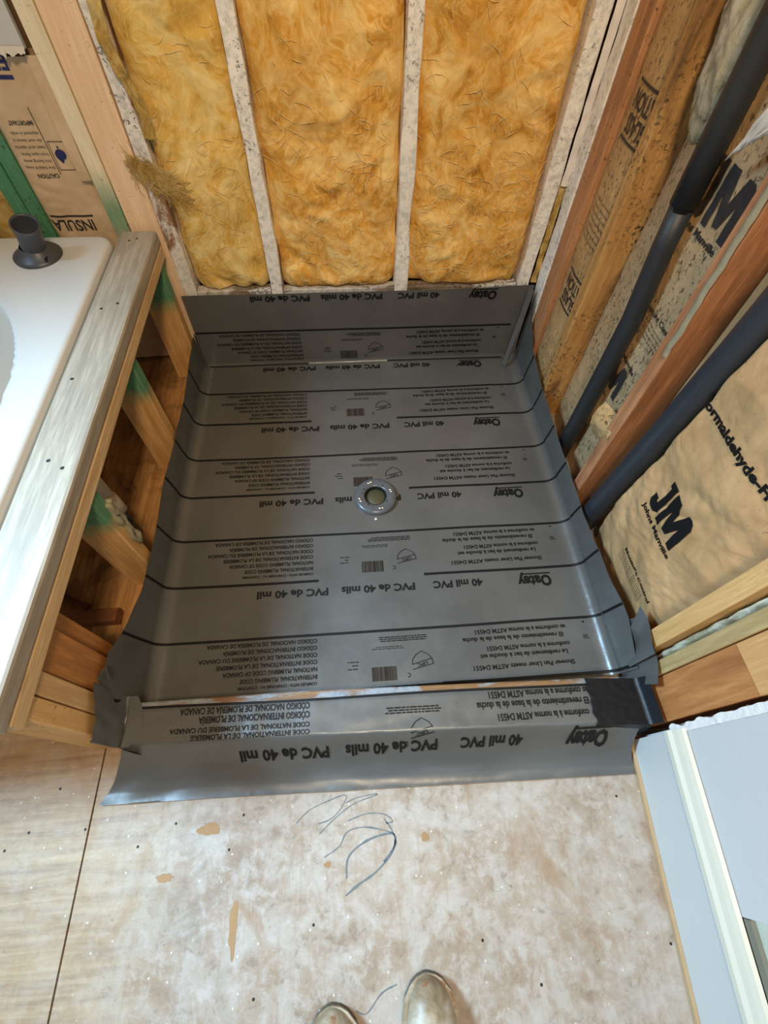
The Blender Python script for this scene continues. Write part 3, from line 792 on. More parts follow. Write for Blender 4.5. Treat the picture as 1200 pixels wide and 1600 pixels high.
# shreds of insulation caught over the left studs
mb = MB(); rnd = random.Random(5)
for _ in range(260):
    x = rnd.uniform(-.56, -.45); z = .64+(x+.5)*-.6+rnd.gauss(0, .017); a = rnd.uniform(-1.2, -.4); pts = []
    for k in range(7):
        pts.append((x, 1.4695+rnd.uniform(-.002, .002), z)); x += math.cos(a)*.009; z += math.sin(a)*.009; a += rnd.uniform(-.5, .5)
    mb.tube(pts, .0006, 4, cap=False)
tag(mb.obj('insulation_shred', M['fiberolive'], None), 'olive wisp of fiberglass snagged across the worn whitewashed stud', 'insulation', kind='stuff')
mb = MB()
mb.grid(lambda u, w: Vector((-.486+.028*u+.01*math.sin(w*9)-.03*w, 1.466+.008*noise.noise(Vector((u*3, w*12, 0))), .72+.34*w)), lin(0, 1, 8), lin(0, 1, 60))
tag(mb.obj('insulation_edge', M['fiberolive'], None, True), 'ragged olive strip of fiberglass hanging along the worn whitewashed stud', 'insulation')

# ---- lettered kraft batt behind the tub
def kraft_batt(name, f, nu, nw, mat, label, loc, back, group=None):
    root = thing(name, label, 'insulation', loc, group); mb = MB(); us = lin(0, 1, nu); wsv = lin(0, 1, nw); mb.grid(f, us, wsv, flip=True)
    bx = back
    for ring in ([f(0, w) for w in wsv], [f(1, w) for w in wsv], [f(u, 0) for u in us], [f(u, 1) for u in us]):
        Bk = []
        for v in ring:
            q2 = Vector(v)
            if bx[0] == 'x': q2.x = bx[1]
            else: q2.y = bx[1]
            Bk.append(q2)
        mb.add(ring+Bk, [(i, i+1, i+len(ring)+1, i+len(ring)) for i in range(len(ring)-1)])
    mb.obj('kraft_facing', mat, root, True)
    return root
def crump(a, b, s, amp=1.0):
    P = Vector((a, b, s)); Q = P+noise.noise_vector(P*5)*.12
    return amp*(.004*noise.noise(Q*5)+.0045*abs(noise.noise(Q*11))+.0022*abs(noise.noise(Q*27)))
def KLs(x, z, off=0):
    u = (x+.845)/(.176); e = min(max(u, 0), max(1-u, 0))
    return Vector((x, 1.503+.010*math.exp(-e/.06)-crump(x, z, 1, 1.3)-off, z))
bk = kraft_batt('insulation_batt', lambda u, w: KLs(-.845+.176*u, .02+.845*w), 40, 170, M['kraftL'], 'kraft-faced insulation batt with a blue flame caution symbol, behind the tub', (-.757, 1.56, .02), ('y', 1.562))
ink = MB()
def KT(x, z): return KLs(x, z, .0016)
# all of it stands upside down: reads towards -x with its top downwards
put_text(ink, 'CAUTION', KT, (-.752, .632), (-.10, .995) if False else (-1, 0), (0, -1), .055, .010, .03, .006)
for i in range(6): 
    smallL = .075-.004*(i % 3)
    u = -.752
    put_text(ink, ['fire hazard keep', 'this facing away', 'from open flame', 'heat and sparks', 'do not leave it', 'exposed in walls'][i], KT, (u, .650+.015*i), (-1, 0), (0, -1), smallL, .007, 0, .006)
put_text(ink, 'IMPORTANT', KT, (-.752, .748), (-1, 0), (0, -1), .060, .009, .03, .006)
put_bar(ink, KT, -.7475, -.7455, .630, .775)
for (a, b, c, d) in ((-.742, -.7405, .640, .705), (-.703, -.7015, .640, .705), (-.742, -.7015, .640, .6415), (-.742, -.7015, .7035, .705)): put_bar(ink, KT, a, b, c, d)
ink.obj('printed_notice', M['wornink'], bk)['label'] = 'small black caution print'
ink = MB()
put_poly(ink, [(0, 0), (.22, .06), (.38, .2), (.46, .40), (.44, .58), (.34, .76), (.36, .60), (.30, .50), (.24, .66), (.10, .86), (.13, 1.05), (-.02, .92), (-.10, .72), (-.08, .56), (-.17, .48), (-.22, .60), (-.20, .76), (-.33, .62), (-.42, .42), (-.38, .2), (-.22, .06)], KT, (-.722, .688), (-1, 0), (0, -1), .031)
ink.obj('flame_symbol', M['blueink'], bk)['label'] = 'navy blue flame symbol'; ink = MB()
put_poly(ink, [(.0, -.02), (.10, -.12), (.05, -.26), (.0, -.34), (-.04, -.22), (-.10, -.12)], KT, (-.722, .688), (-1, 0), (0, -1), .026)
ink.obj('flame_tail', M['blueink'], bk); ink = MB()
put_bar(ink, KT, -.843, -.745, .826, .834)
put_text(ink, 'ER GL', KT, (-.745, .872), (-1, 0), (0, -1), .095, .030, .03, .008)
ink.obj('heavy_lettering', M['blueink'], bk)['label'] = 'navy blue heavy lettering'
ink = MB()
put_bar(ink, KT, -.835, -.715, .522, .527)
put_text(ink, 'INSULA', KT, (-.722, .514), (-1, 0), (0, -1), .118, .030, .02, .008)
ink.obj('heavy_lettering', M['wornink'], bk)
fuzz_batt('insulation_batt', -1.25, -.932, .02, .86, 1.512, 1.563, M['fiberolive'], 'bare olive fiberglass batt left of the green studs behind the tub', 31, 60, group=None)
bm_ = MB(); bm_.box(-1.25, -.682, 1.482, 1.496, .882, 1.9, 0, .002)
dp = thing('white_drywall', 'white drywall panel above the lettered kraft batt, its lower edge torn', 'drywall', (-.96, 1.49, .882))
bm_.obj('board_face', M['white_paint'], dp)
mb = MB(); rnd = random.Random(2)
mb.grid(lambda u, w: Vector((-.95+.268*u, 1.480-.004*w, .888-w*(.010+.016*abs(noise.noise(Vector((u*14, 0, 3))))+.006*noise.noise(Vector((u*60, 0, 3)))))), lin(0, 1, 90), lin(0, 1, 3))
mb.obj('torn_paper_edge', M['torn'], dp)
# loose kraft flange hanging beside the pale stud
mb = MB(); mb.grid(lambda u, w: Vector((.635+.021*u, 1.470-.004*math.sin(u*PI)+.005*noise.noise(Vector((w*22, u*2, 3))), .60+.75*w)), lin(0, 1, 6), lin(0, 1, 90))
tag(mb.obj('plaster_smear', M['gypsum'], None, True), 'lumpy white plaster smeared down the right back corner between two white studs', 'plaster')
mb = MB(); mb.grid(lambda u, w: Vector((-.694+.026*u+.010*w*u, 1.486-.006*math.sin(w*5), .62+.25*w)), lin(0, 1, 5), lin(0, 1, 26))
tag(mb.obj('kraft_flange', M['kraftL'], None, True), 'loose kraft paper flange beside the pale green-footed stud', 'paper')
mb = MB(); mb.grid(lambda u, w: Vector((-.6685+.0035*u-.012*math.exp(-((w-.45)/.2)**2)*(1-u), 1.480, .50+.36*w)), lin(0, 1, 5), lin(0, 1, 26))

# ================================================================== KNEE WALL
kn_lab = {0: 'shadowed knee wall stud in the far corner, green smear near its top', 1: 'second knee wall stud from the far corner, green smear near its top', 2: 'middle knee wall stud with grey adhesive drips and a green smear', 3: 'doubled end stud of the knee wall, the one away from the viewer', 4: 'end stud of the knee wall nearest the viewer, beside the corner patch'}
for i, (y0, y1) in enumerate([(1.405, 1.443), (.985, 1.023), (.570, .608), (.196, .234), (.155, .193)]):
    stud('knee_wall_stud', (-.637, -.5475), (y0, y1), (.001, .4205), M['knee_stud'] if i < 3 else (M['pine_z'] if i == 3 else M['pine_front']), kn_lab[i], 20+i)
plank('knee_wall_top_plate', (-.642, -.541), (.140, 1.460), (.4215, .4595), 'y', M['pine'], 'lower of the two pine plates topping the knee wall', None, cat='plate', r=.004, seed=31)
tpl = thing('knee_wall_top_plate', 'upper plate of the knee wall beside the tub, dotted with screw heads', 'plate', (-.59, .80, .46))
vs_ = plank('plank_body', (-.641, -.539), (.130, 1.458), (.460, .5005), 'y', M['pine_plate'], None, tpl, r=.007, seed=32)
mb_ = None
for (x, y) in [(-.61, 1.10), (-.575, 1.12), (-.60, .62), (-.568, .60), (-.605, 1.41), (-.585, 1.42), (-.60, .27), (-.615, .85)]:
    mb = MB(); mb.lathe((x, y, .5002), [(.0001, .0006), (.0034, .0007), (.0042, 0)], 12); mb.obj('screw_head', M['black'], tpl)
stud('knee_wall_blocking', (-.637, -.556), (.237, .312), (.001, .4205), M['knotboard'], 'wide knotty orange block at the near end of the knee wall', 40, cat='blocking')
stud('knee_wall_blocking', (-.637, -.572), (.315, .352), (.001, .4205), M['knotboard'], 'narrow orange block behind the wide knotty one in the knee wall', 41, cat='blocking')
# clutter under the tub seen through the knee wall
plank('scrap_board', (-.95, -.645), (.455, .492), (.001, .037), 'x', M['darkwood'], 'dark scrap board lying on the subfloor under the tub', cat='scrap wood', seed=3)
mb = MB(); mb.tube([(-.86, .575, .012), (-.80, .54, .012), (-.735, .503, .044), (-.72, .495, .046)], [.005, .006, .007, .011], 8)
tag(mb.obj('rusty_rod', plain('rust', sr((84, 40, 22)), .8), None, True), 'short rusty rod leaning on the dark scrap board', 'rod')
pp = thing('drain_pipe', 'cream plastic waste pipe with a coupling, under the tub beside the middle knee wall stud', 'pipe', (-.66, .74, .1))
MB().tube([(-.715, .80, .40), (-.69, .775, .29), (-.655, .735, .17)], .021, 20).obj('pipe_run', M['pvcpipe'], pp, True)
MB().tube([(-.662, .742, .190), (-.648, .727, .140)], .0255, 22).obj('coupling', M['pvcpipe'], pp, True)
MB().tube([(-.652, .73, .02), (-.650, .728, .145)], .018, 18).obj('pipe_drop', M['pvcgrey'], pp, True)
mb = MB()
for a0, dy_ in ((0, .597), (2.1, .608)):
    mb.tube([(-.5455+.002*math.sin(k*1.3+a0), dy_+.004*math.sin(k*.9+a0)+.002*math.sin(k*2.9), .37-.011*k) for k in range(17)], [.005+.0035*abs(math.sin(k*.83+a0)) for k in range(17)], 10)
tag(mb.obj('adhesive_drip', M['adhesive'], None, True), 'lumpy grey adhesive running down the middle knee wall stud', 'adhesive')
mb = MB()
bmx = bmesh.new(); bmesh.ops.create_icosphere(bmx, subdivisions=4, radius=1)
for v in bmx.verts:
    d = 1+.35*noise.noise(v.co*2.2)+.15*noise.noise(v.co*6); v.co = Vector((-.70+v.co.x*.05*d, 1.19+v.co.y*.05*d, .045+v.co.z*.045*d))
bmx.verts.index_update(); mb.add([v.co.copy() for v in bmx.verts], [[v.index for v in f.verts] for f in bmx.faces]); bmx.free()
tag(mb.obj('insulation_tuft', M['fiberolive'], None, True), 'tuft of yellow fiberglass on the floor under the tub', 'insulation')

# ================================================================== TUB
tub = thing('bathtub', 'glossy white bathtub with a flat rim and oval basin', 'bathtub', (-1.07, .8, 0))
TX0, TX1, TY0, TY1, TZ = -1.60, -.650, .165, 1.432, .508
def tubz(x, y):
    r = math.hypot((x+1.085)/.335, (y-.78)/.465)
    z = TZ
    # soft dished margin around the basin, then the basin wall
    if r < 1.30: z -= .010*(1-((r-1)/.30 if r > 1 else 0))**2
    if r < 1: t = 1-r; k = min(1, t/.45); z -= .37*(1-(1-k)**2.6)
    e = min(TX1-x, TY1-y, y-TY0, x-TX0)
    if e < .016: z -= .016-math.sqrt(max(0, .016**2-(.016-e)**2))
    return z
gx = [TX0+(TX1-TX0-.03)*i/130 for i in range(131)]+[TX1-.03+.03*i/10 for i in range(1, 11)]
gy = [TY0+.03*i/10 for i in range(10)]+[TY0+.03+(TY1-TY0-.06)*i/170 for i in range(171)]+[TY1-.03+.03*i/10 for i in range(1, 11)]
def tubp(x, y):
    # round the visible far right corner
    cx, cy, R = TX1-.045, TY1-.045, .045
    v = Vector((x, y, tubz(x, y)))
    if x > cx and y > cy:
        d = Vector((x-cx, y-cy)); m_ = max(abs(d.x), abs(d.y)); l = d.length
        if l > 1e-6: d = d*(m_/l); v.x, v.y = cx+d.x, cy+d.y
    return v
mb = MB(); mb.grid(tubp, gx, gy)
nx_, ny_ = len(gx), len(gy)
for ring in ([tubp(TX1, y) for y in gy], [tubp(x, TY1) for x in gx], [tubp(x, TY0) for x in gx]):
    mb.add(ring+[v-Vector((0, 0, .05)) for v in ring], [(i, i+1, i+len(ring)+1, i+len(ring)) for i in range(len(ring)-1)])
mb.obj('tub_shell', M['acrylic'], tub, True)
MB().lathe((-.785, .842, .40), [(.0001, .004), (.016, .004), (.020, .0)], 24, axis=(-.8, 0, .6)).obj('overflow_cover', M['acrylic'], tub, True)
sp = thing('rubber_drain_boot', 'dark grey rubber pipe boot with a flared foot on the far rim of the bathtub', 'pipe boot', (-.82, 1.325, .509))
axd = Vector((.30, -.26, .92)).normalized(); b0 = Vector((-.822, 1.325, .510))
MB().lathe(b0, [(.0001, .001), (.060, 0), (.061, .004), (.052, .010), (.038, .022), (.033, .030)], 48, axis=(.06, -.05, 1)).obj('flared_foot', M['pvcgrey'], sp, True)
MB().lathe(b0+Vector((0, 0, .012)), [(.031, 0), (.0295, .045), (.0325, .082), (.0335, .088), (.0300, .089), (.0285, .084), (.0270, .02), (.0001, .015)], 40, axis=axd).obj('collar', M['pvcgrey'], sp, True)
mb = MB(); mb.box(-.788, -.784, 1.283, 1.298, .516, .5235); mb.obj('moulded_tab', M['black'], sp)

# ================================================================== RIGHT WALL
SX0, SX1 = .660, .750
rs = []
def rstud(y0, y1, mat, label, seed, z0=.001, x0=SX0, **k): return stud('wall_stud', (x0, SX1), (y0, y1), (z0, ZT), mat, label, seed, **k)
rstud(1.414, 1.474, M['white_stud'], 'lumpy white-smeared stud in the right wall at the back corner', 50, rough=.003, x0=.657)
rstud(1.375, 1.412, M['orange'], 'orange stud next to the white-smeared corner stud in the right wall', 51)
rstud(1.335, 1.373, M['orange'], 'orange stud at the left edge of the speckled batt lettered GLASS', 52)
rstud(1.150, 1.190, M['golden'], 'golden mold-spotted stud between the batt lettered GLASS and the thinner black pipe', 53)
rstud(.742, .782, M['redstud'], 'reddish stud with a grey adhesive strip, left of the thick black pipe', 54)
rstud(.252, .291, M['pine_front'], 'clean golden stud below the large kraft batt in the right wall', 55)
rstud(.196, .226, M['olive'], 'olive board edge beside the gap stuffed with whitish fiberglass', 56)
stud('wall_stud', (.662, .750), (.104, .194), (.001, .425), M['block'], 'broad reddish end block of the right wall above the black tape', 57)
stud('wall_stud', (.662, .750), (.104, .194), (.4265, ZT), M['upper_block'], 'pale golden upper block standing on the broad reddish one', 58)
# caulk and kraft sliver in the back corner
mb = MB(); mb.grid(lambda u, w: Vector((.636+.020*u, 1.478+.008*noise.noise(Vector((w*9, u, 0))), .30+.32*w)), lin(0, 1, 6), lin(0, 1, 60))
tag(mb.obj('insulation_sliver', M['fiberolive'], None, True), 'olive sliver of insulation in the gap at the right back corner', 'insulation')

def KR(y, z, sd, x0, ya, yb_, amp, off, bulge, edgew=.03):
    u = (y-ya)/(yb_-ya); e = max(0, min(u, 1-u))*(yb_-ya)
    x = x0+bulge*math.exp(-e/edgew)-crump(y, z, sd, amp)-off
    return Vector((x, y, z))
A_ = lambda y, z, off=0: KR(y, z, 2, .668, 1.190, 1.332, .6, off, .010)
B_ = lambda y, z, off=0: KR(y, z, 6, .722, .784, 1.148, .8, off, .016)
def D_(y, z, off=0):
    v = KR(y, z, 9, .684, .293, .740, 1.7, off, .030, .03)
    v.x -= .010*(.5-abs(noise.noise(Vector((y*3.2+z*1.5, z*4.2-y, 4)))))*2-.004
    v.x -= .008*math.exp(-((y-.42)/.12)**2); 
    # tucked in crumpled foot
    v.x += .035*math.exp(-max(0, z-.03)/.07)+.048*min(1, max(0, (y-.632+.055*z)/.02))
    v.x = min(v.x, .742)
    return v
ba = kraft_batt('insulation_batt', lambda u, w: A_(1.190+.142*u, .002+1.40*w), 34, 260, M['kraftA'], 'narrow speckled kraft batt lettered GLASS between orange and golden studs', (.73, 1.27, .002), ('x', .7495))
bb = kraft_batt('insulation_batt', lambda u, w: B_(.784+.364*u, .002+1.40*w), 70, 260, M['kraftC'], 'mold-freckled kraft batt lying behind the thinner black pipe', (.73, .97, .002), ('x', .7495))
bd = kraft_batt('insulation_batt', lambda u, w: D_(.293+.447*u, .002+1.40*w), 96, 280, M['kraftD'], 'large clean kraft batt with a big black logo, right of the thick black pipe', (.72, .52, .002), ('x', .7495))
# prints
ink = MB(); TA = lambda y, z: A_(y, z, .0018)
def upside(t, y, z, wd, h, fn, b=.02): put_text(ink, t, fn, (y, z), (1, 0), (0, -1), wd, h, b, .008)
for zz in (0, -.425):
    ink = MB()
    put_bar(ink, TA, 1.192, 1.300, .884+zz, .890+zz)
    upside('ATION', 1.193, .874+zz, .100, .034, TA, .02)
    upside('GLASS', 1.193, .830+zz, .098, .034, TA, .02)
    put_bar(ink, TA, 1.192, 1.300, .782+zz, .788+zz)
    if zz == 0: ink.obj('printed_lettering', M['wornink'], ba)
ink.obj('printed_lettering', M['wornink'], ba); ink = MB()
for i in range(7): upside('low flame spread rated facing', 1.200, .655-.016*i, .10, .007, TA, 0)
ink.obj('small_print', M['wornink'], ba)
JP = [[(0, .34), (.0, .12), (.10, 0), (.30, 0), (.42, .12), (.42, 1.0), (.16, 1.0), (.16, .82), (.24, .82), (.24, .28), (.20, .24), (.16, .28), (.16, .34)],
      [(.50, 0), (.50, 1.0), (.76, 1.0), (.90, .52), (1.04, 1.0), (1.24, 1.0), (1.34, .90), (1.34, 0), (1.14, 0), (1.14, .62), (.98, .12), (.83, .12), (.68, .62), (.68, 0)]]
ink = MB(); TD = lambda y, z: D_(y, z, .0020)
def ang(a): return (-math.cos(a), math.sin(a)), (math.sin(a), math.cos(a))
ru, rv = ang(-.02)
for pl in JP: put_poly(ink, pl, TD, (.548, .352), ru, rv, .098)
ink.obj('printed_logo', M['ink'], bd); ink = MB()
put_text(ink, 'Johns Manville', TD, (.552, .330), ru, rv, .145, .0135, .03, .006)
ru2, rv2 = ang(.06)
ink.obj('maker_name', M['ink'], bd); ink = MB()
put_text(ink, '• Formaldehyde-Free', TD, (.640, .598), ru2, rv2, .31, .0185, .04, .006)
ink.obj('printed_slogan', M['ink'], bd); ink = MB()
put_text(ink, 'Moisture Control', TD, (.500, .196), ru, rv, .145, .012, .03, .006)
for i in range(4): put_text(ink, 'kraft faced fiber glass building', TD, (.51, .178-.011*i), ru, rv, .13, .005, 0, .006)
ink.obj('small_print', M['ink'], bd); ink = MB()
for pl in JP: put_poly(ink, pl, TD, (.548, .82), ru, rv, .098)
ink.obj('printed_logo', M['ink'], bd)
ink = MB(); TB = lambda y, z: B_(y, z, .0018)
for pl in JP: put_poly(ink, pl, TB, (.995, .765), ru, rv, .105)
ink.obj('printed_logo', M['wornink'], bb); ink = MB()
put_text(ink, 'Johns Manville', TB, (1.01, .742), ru, rv, .148, .014, .03, .006)
ink.obj('maker_name', M['wornink'], bb); ink = MB()
put_text(ink, 'Moisture Control', TB, (.975, .565), ru, rv, .150, .0135, .02, .006)
for i in range(4): put_text(ink, 'kraft faced fiber glass building', TB, (.965, .545-.011*i), ru, rv, .12, .005, 0, .006)
put_poly(ink, [(0, 0), (.35, .1), (.5, .35), (.38, .62), (.30, .48), (.22, .80), (.0, 1.0), (-.20, .6), (-.42, .45), (-.38, .15)], TB, (.825, .508), ru, rv, .020)
ink.obj('small_print', M['wornink'], bb); ink = MB()
for pl in JP: put_poly(ink, pl, TB, (1.02, .320), ru, rv, .095)
put_text(ink, 'Johns Manville', TB, (1.01, .425), ru, rv, .135, .013, .02, .006)
ink.obj('printed_logo', M['wornink'], bb)

# crumpled kraft flap and torn scrap
mb = MB(); mb.grid(lambda u, w: Vector((.676-.018*math.sin(w*PI)-.004*noise.noise(Vector((u*5, w*5, 0))), .845-.10*u+.02*w, .25+.10*w+.03*u)), lin(0, 1, 16), lin(0, 1, 16))
tag(mb.obj('kraft_flap', M['kraftA'], None, True), 'torn kraft flap curling out beside the foot of the thinner black pipe', 'paper')
mb = MB(); rnd = random.Random(9)
for i in range(9):
    pts = [(.662+.006*rnd.random(), .80+.006*i+.05*t, .985-.05*t-.006*i*t+.006*rnd.random()) for t in lin(0, 1, 5)]
    mb.tube(pts, [.004, .005, .004, .003, .002, .001], 6)
tag(mb.obj('paper_shred', M['torn'], None, True), 'white torn shreds of paper sticking out right of the thinner black pipe', 'paper')
# exposed fiberglass in the top right and in the gap near the end block
def tuft(name, c, s, mat, label, seed):
    bmx = bmesh.new(); bmesh.ops.create_icosphere(bmx, subdivisions=5, radius=1)
    for v in bmx.verts:
        d = 1+.25*noise.noise(v.co*1.8+Vector((seed, 0, 0)))+.14*(1-2*abs(noise.noise(v.co*5)))+.05*noise.noise(v.co*16)
        v.co = Vector((c[0]+v.co.x*s[0]*d, c[1]+v.co.y*s[1]*d, c[2]+v.co.z*s[2]*d))
    bmx.verts.index_update(); mb = MB(); mb.add([v.co.copy() for v in bmx.verts], [[v.index for v in f.verts] for f in bmx.faces]); bmx.free()
    return tag(mb.obj(name, mat, None, True), label, 'insulation')
tuft('insulation_tuft', (.705, 1.062, 1.00), (.030, .072, .12), M['fiberwhite'], 'dirty whitish fiberglass tuft bulging out left of the thinner black pipe', 3)
mb = MB(); mb.grid(lambda u, w: Vector((.698-.022*math.sin(u*PI)-.012*noise.noise(Vector((w*30, u*4, 1))), .2275+.0225*u, .03+1.2*w)), lin(0, 1, 8), lin(0, 1, 160))
tag(mb.obj('gap_insulation', M['fiberwhite'], None, True), 'whitish fiberglass stuffed in the narrow gap beside the clean golden stud', 'insulation')
# adhesive strip on the reddish stud
mb = MB(); mb.grid(lambda u, w: Vector((.657-.004*math.sin(u*PI)+.0015*noise.noise(Vector((w*30, u, 0))), .709+.018*u+.012*(w-.5)+.004*noise.noise(Vector((w*12, 0, 0)))+.035, .60+.50*w)), lin(0, 1, 6), lin(0, 1, 60))
tag(mb.obj('adhesive_strip', M['adhesive'], None, True), 'long grey strip of old adhesive on the reddish stud', 'adhesive')

# pipes ---------------------------------------------------------------------
pi1 = thing('insulated_pipe', 'thinner black foam-sleeved pipe running up the mold-freckled batt', 'pipe', (.672, .935, .0))
pts = [(.687, .945, .002), (.687, .945, .15), (.686, .942, .35), (.685, .942, .54), (.685, .965, .70), (.685, .973, .79)]
MB().tube(pts, .0240, 28).obj('foam_sleeve', M['foam'], pi1, True)
MB().tube([(.683, .970, .785), (.683, .975, .95), (.683, .982, 1.15), (.683, .985, 1.45)], .0265, 28).obj('foam_sleeve', M['foam'], pi1, True)
MB().tube([(.684, .970, .775), (.684, .971, .79)], .0225, 24).obj('sleeve_gap', M['black'], pi1, True)
pi2 = thing('insulated_pipe', 'thick black pipe crossing in front of the large clean kraft batt', 'pipe', (.645, .64, 0))
MB().tube([(.692, .682, .002), (.692, .680, .06), (.691, .664, .30), (.690, .647, .52), (.690, .634, .72), (.690, .620, 1.0), (.690, .61, 1.45)], .0300, 32).obj('pipe_sleeve', M['foam2'], pi2, True)

# ================================================================== NEAR RIGHT: drywall return, baseboard
TH = .0875
def WX(y): return .626+TH*y         # line of the baseboard face at the floor
def slab(d0, d1, ya, yb_, z0, z1, lip=0):
    """prism parallel to the slightly skewed wall, from offset d0 to d1 behind the baseboard face"""
    vs = [(WX(y)+d, y, z) for z in (z0, z1) for y in (ya, yb_) for d in (d0, d1)]
    return vs, [(0, 2, 3, 1), (4, 5, 7, 6), (0, 1, 5, 4), (2, 6, 7, 3), (0, 4, 6, 2), (1, 3, 7, 5)]
mb = MB(); mb.add(*slab(.022, .034, -.215, .088, .001, 2.4)); wr = struct(mb.obj('wall_front_right', M['drywall']))
mb = MB(); mb.add(*slab(.0345, .118, -.215, .088, .001, 2.4)); struct(mb.obj('wall_front_right_core', M['sheath']))
wr.name = 'wall_right'
# ragged gypsum edge facing the shower
mb = MB(); rnd = random.Random(4)
def RG(u, w):
    z = .0+1.3*w; x = WX(.09)+.0205+.014*u
    return Vector((x-.002*abs(noise.noise(Vector((w*60, 2, 0)))), .0885+.004+.004*noise.noise(Vector((w*70, u*3, 0)))+.003*noise.noise(Vector((w*22, u, 5))), z))
mb.grid(RG, lin(0, 1, 4), lin(0.11, 1, 260))
mb.grid(lambda u, w: Vector((WX(.085)+.0205-.0022*abs(noise.noise(Vector((w*60, 7, u)))), .078+.0155*u*(1+.5*noise.noise(Vector((w*35, 0, 0)))), .145+1.15*w)), lin(0, 1, 5), lin(0, 1, 220))
tag(mb.obj('drywall_edge', M['gypsum'], None, True), 'ragged white broken drywall edge beside the broad reddish block', 'drywall')
bs = MB(); bs.add(*slab(.0, .019, -1.25, .082, .002, .150)); bsb = struct(bs.obj('baseboard_right', M['white_paint']))
prof = [(.001, .1505), (-.003, .158), (-.002, .170), (.004, .178), (.008, .190), (.013, .200), (.020, .203)]
ys = (-1.25, .084); vs = []; fs = []
for y in ys:
    vs += [(WX(y)+d, y, z) for d, z in prof]+[(WX(y)+.0205, y, .1505)]
nn_ = len(prof)+1
for k in range(nn_): fs.append((k, (k+1) % nn_, nn_+(k+1) % nn_, nn_+k))
fs += [tuple(range(nn_))[::-1], tuple(nn_+k for k in range(nn_))]
struct(link_mesh('trim_1', vs, fs, M['warm_lit_paint'], None))
mb = MB(); mb.add(*slab(-.0075, -.0005, -1.25, .150, .001, .012)); struct(mb.obj('trim_2', M['tan']))
# pale boards past the end of the drywall
mb = MB(); mb.add(*slab(.030, .045, -.60, -.2165, .0, 1.0)); 
tag(mb.obj('pale_panel', M['paleboard'], None), 'pale greenish board past the end of the painted drywall, above the baseboard', 'board')
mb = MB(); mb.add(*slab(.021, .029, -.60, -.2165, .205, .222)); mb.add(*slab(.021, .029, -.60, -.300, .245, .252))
tag(mb.obj('dark_strip', plain('grey_strip', sr((120, 116, 100)), .7), None), 'thin grey strip running along the foot of the pale greenish board', 'strip')  # two thin strips in one plain grey

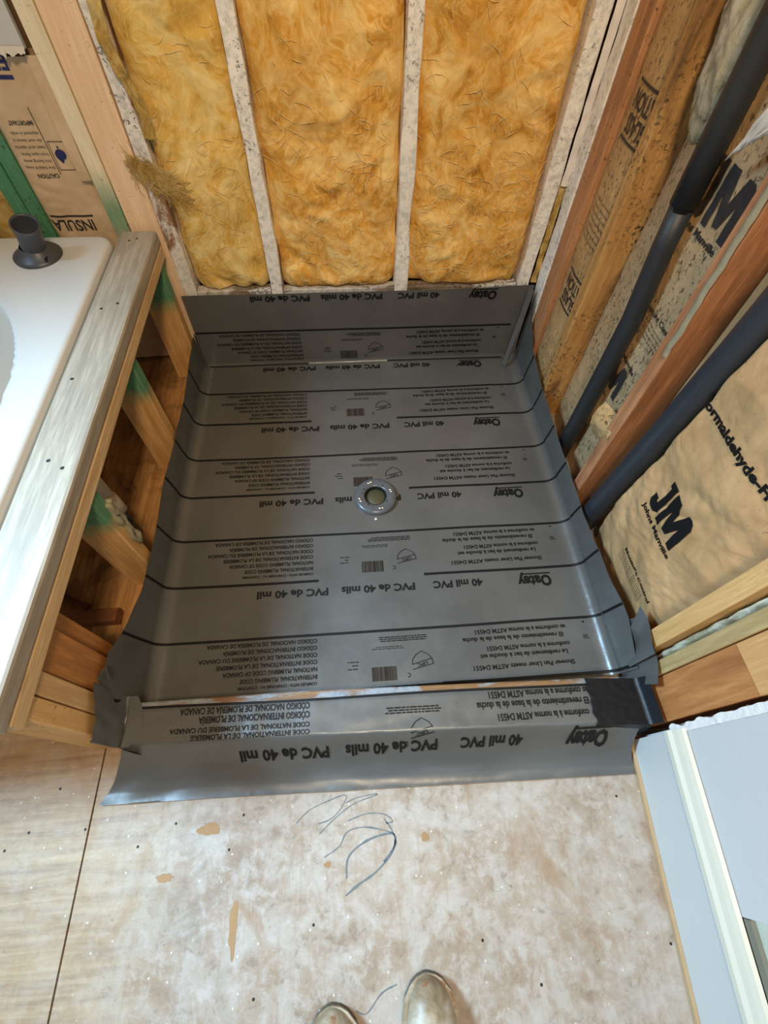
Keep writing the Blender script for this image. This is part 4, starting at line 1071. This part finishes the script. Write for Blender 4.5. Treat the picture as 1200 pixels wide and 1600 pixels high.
# ================================================================== BOOTS
def boot(cx, tipy, rot, label, sx=1):
    root = thing('work_boot', label, 'boot', (cx, tipy-.15, 0), 'pair of scuffed tan work boots')
    c, s_ = math.cos(rot), math.sin(rot)
    def T(x, y, z): return Vector((cx+x*c-y*s_, tipy+x*s_+y*c, z))
    # half-width and top height along the length measured back from the toe
    Wd = [(0, .002), (.004, .016), (.012, .028), (.03, .042), (.06, .050), (.10, .052), (.15, .046), (.20, .039), (.25, .038), (.285, .030), (.30, .012)]
    Ht = [(0, .035), (.01, .048), (.03, .062), (.06, .070), (.09, .076), (.12, .092), (.16, .118), (.20, .165), (.25, .175), (.30, .17)]
    def ring(d, inset, z0, z1, n=20):
        w = interp(d, Wd)-inset
        w = max(w, .001); out = []
        for k in range(n+1):
            t = PI*k/n; out.append(T(math.cos(t)*w*(1.0), -d, z0+(z1-z0)*(math.sin(t)**.72)))
        return out
    ds = [0.003, .006, .01, .016, .024, .034, .046, .06, .08, .10, .12, .14, .16, .18, .20, .23, .26, .285, .297]
    mb = MB(); rows = [ring(d, .0045 if d > .01 else .003, .026, interp(d, Ht)) for d in ds]
    nu = len(rows[0]); mb.add([v for r in rows for v in r], [(j*nu+i, j*nu+i+1, (j+1)*nu+i+1, (j+1)*nu+i) for j in range(len(rows)-1) for i in range(nu-1)])
    k0 = len(mb.v); mb.add([T(0, -.0, .032)]+rows[0], [(0, i+1, i+2) for i in range(nu-1)])
    mb.obj('upper', M['leather'], root, True)
    # shaft
    def shaft(u, w):
        t = 2*PI*u; return T(math.cos(t)*(.036+.006*w), -.225+math.sin(t)*(.058+.002*w), .12+.13*w)
    mb = MB(); mb.grid(shaft, lin(0, 1, 28), lin(0, 1, 8)); mb.grid(lambda u, w: shaft(u, 1)*(1-w)+shaft(u, .2)*w+(T(0, -.225, .25)-shaft(u, 1))*.08, lin(0, 1, 28), lin(0, 1, 3)); mb.obj('shaft', M['leather'], root, True)
    def solid(inset, z0, z1, name, mat):
        L = [T(interp(d, Wd)-inset if interp(d, Wd) > inset else .001, -d, 0) for d in [0, .004, .012, .02, .03, .045, .06, .1, .15, .2, .25, .285, .3]]
        Rt = [T(-(interp(d, Wd)-inset if interp(d, Wd) > inset else .001), -d, 0) for d in [.3, .285, .25, .2, .15, .1, .06, .045, .03, .02, .012, .004, 0]]
        loop = L+Rt; n = len(loop); vs = [(v.x, v.y, z0) for v in loop]+[(v.x, v.y, z1) for v in loop]
        fs = [(k, (k+1) % n, n+(k+1) % n, n+k) for k in range(n)]+[tuple(range(n))[::-1], tuple(n+k for k in range(n))]
        MB().add(vs, fs).obj(name, mat, root)
    solid(-.001, .0015, .020, 'sole', M['sole']); solid(-.0025, .0202, .027, 'welt', M['leather'])
    for k in range(4):
        d = .115+.022*k; z = interp(d, Ht)+.003; mb = MB(); mb.tube([T(-.024, -d, z-.012), T(-.008, -d-.004, z), T(.010, -d-.010, z), T(.024, -d-.012, z-.010)], .0022, 6); mb.obj('lace', M['lace'], root, True)
    mb = MB(); mb.grid(lambda u, w: T((u-.5)*.05, -.10-.11*w, interp(.10+.11*w, Ht)+.002-.010*abs(u-.5)*2), lin(0, 1, 6), lin(0, 1, 8)); mb.obj('tongue', M['leather'], root, True)
boot(.086, -.283, .03, 'right work boot, its scuffed tan toe reaching further into view')
boot(-.096, -.314, .10, 'left work boot, only its small dark toe tip in view at the bottom')
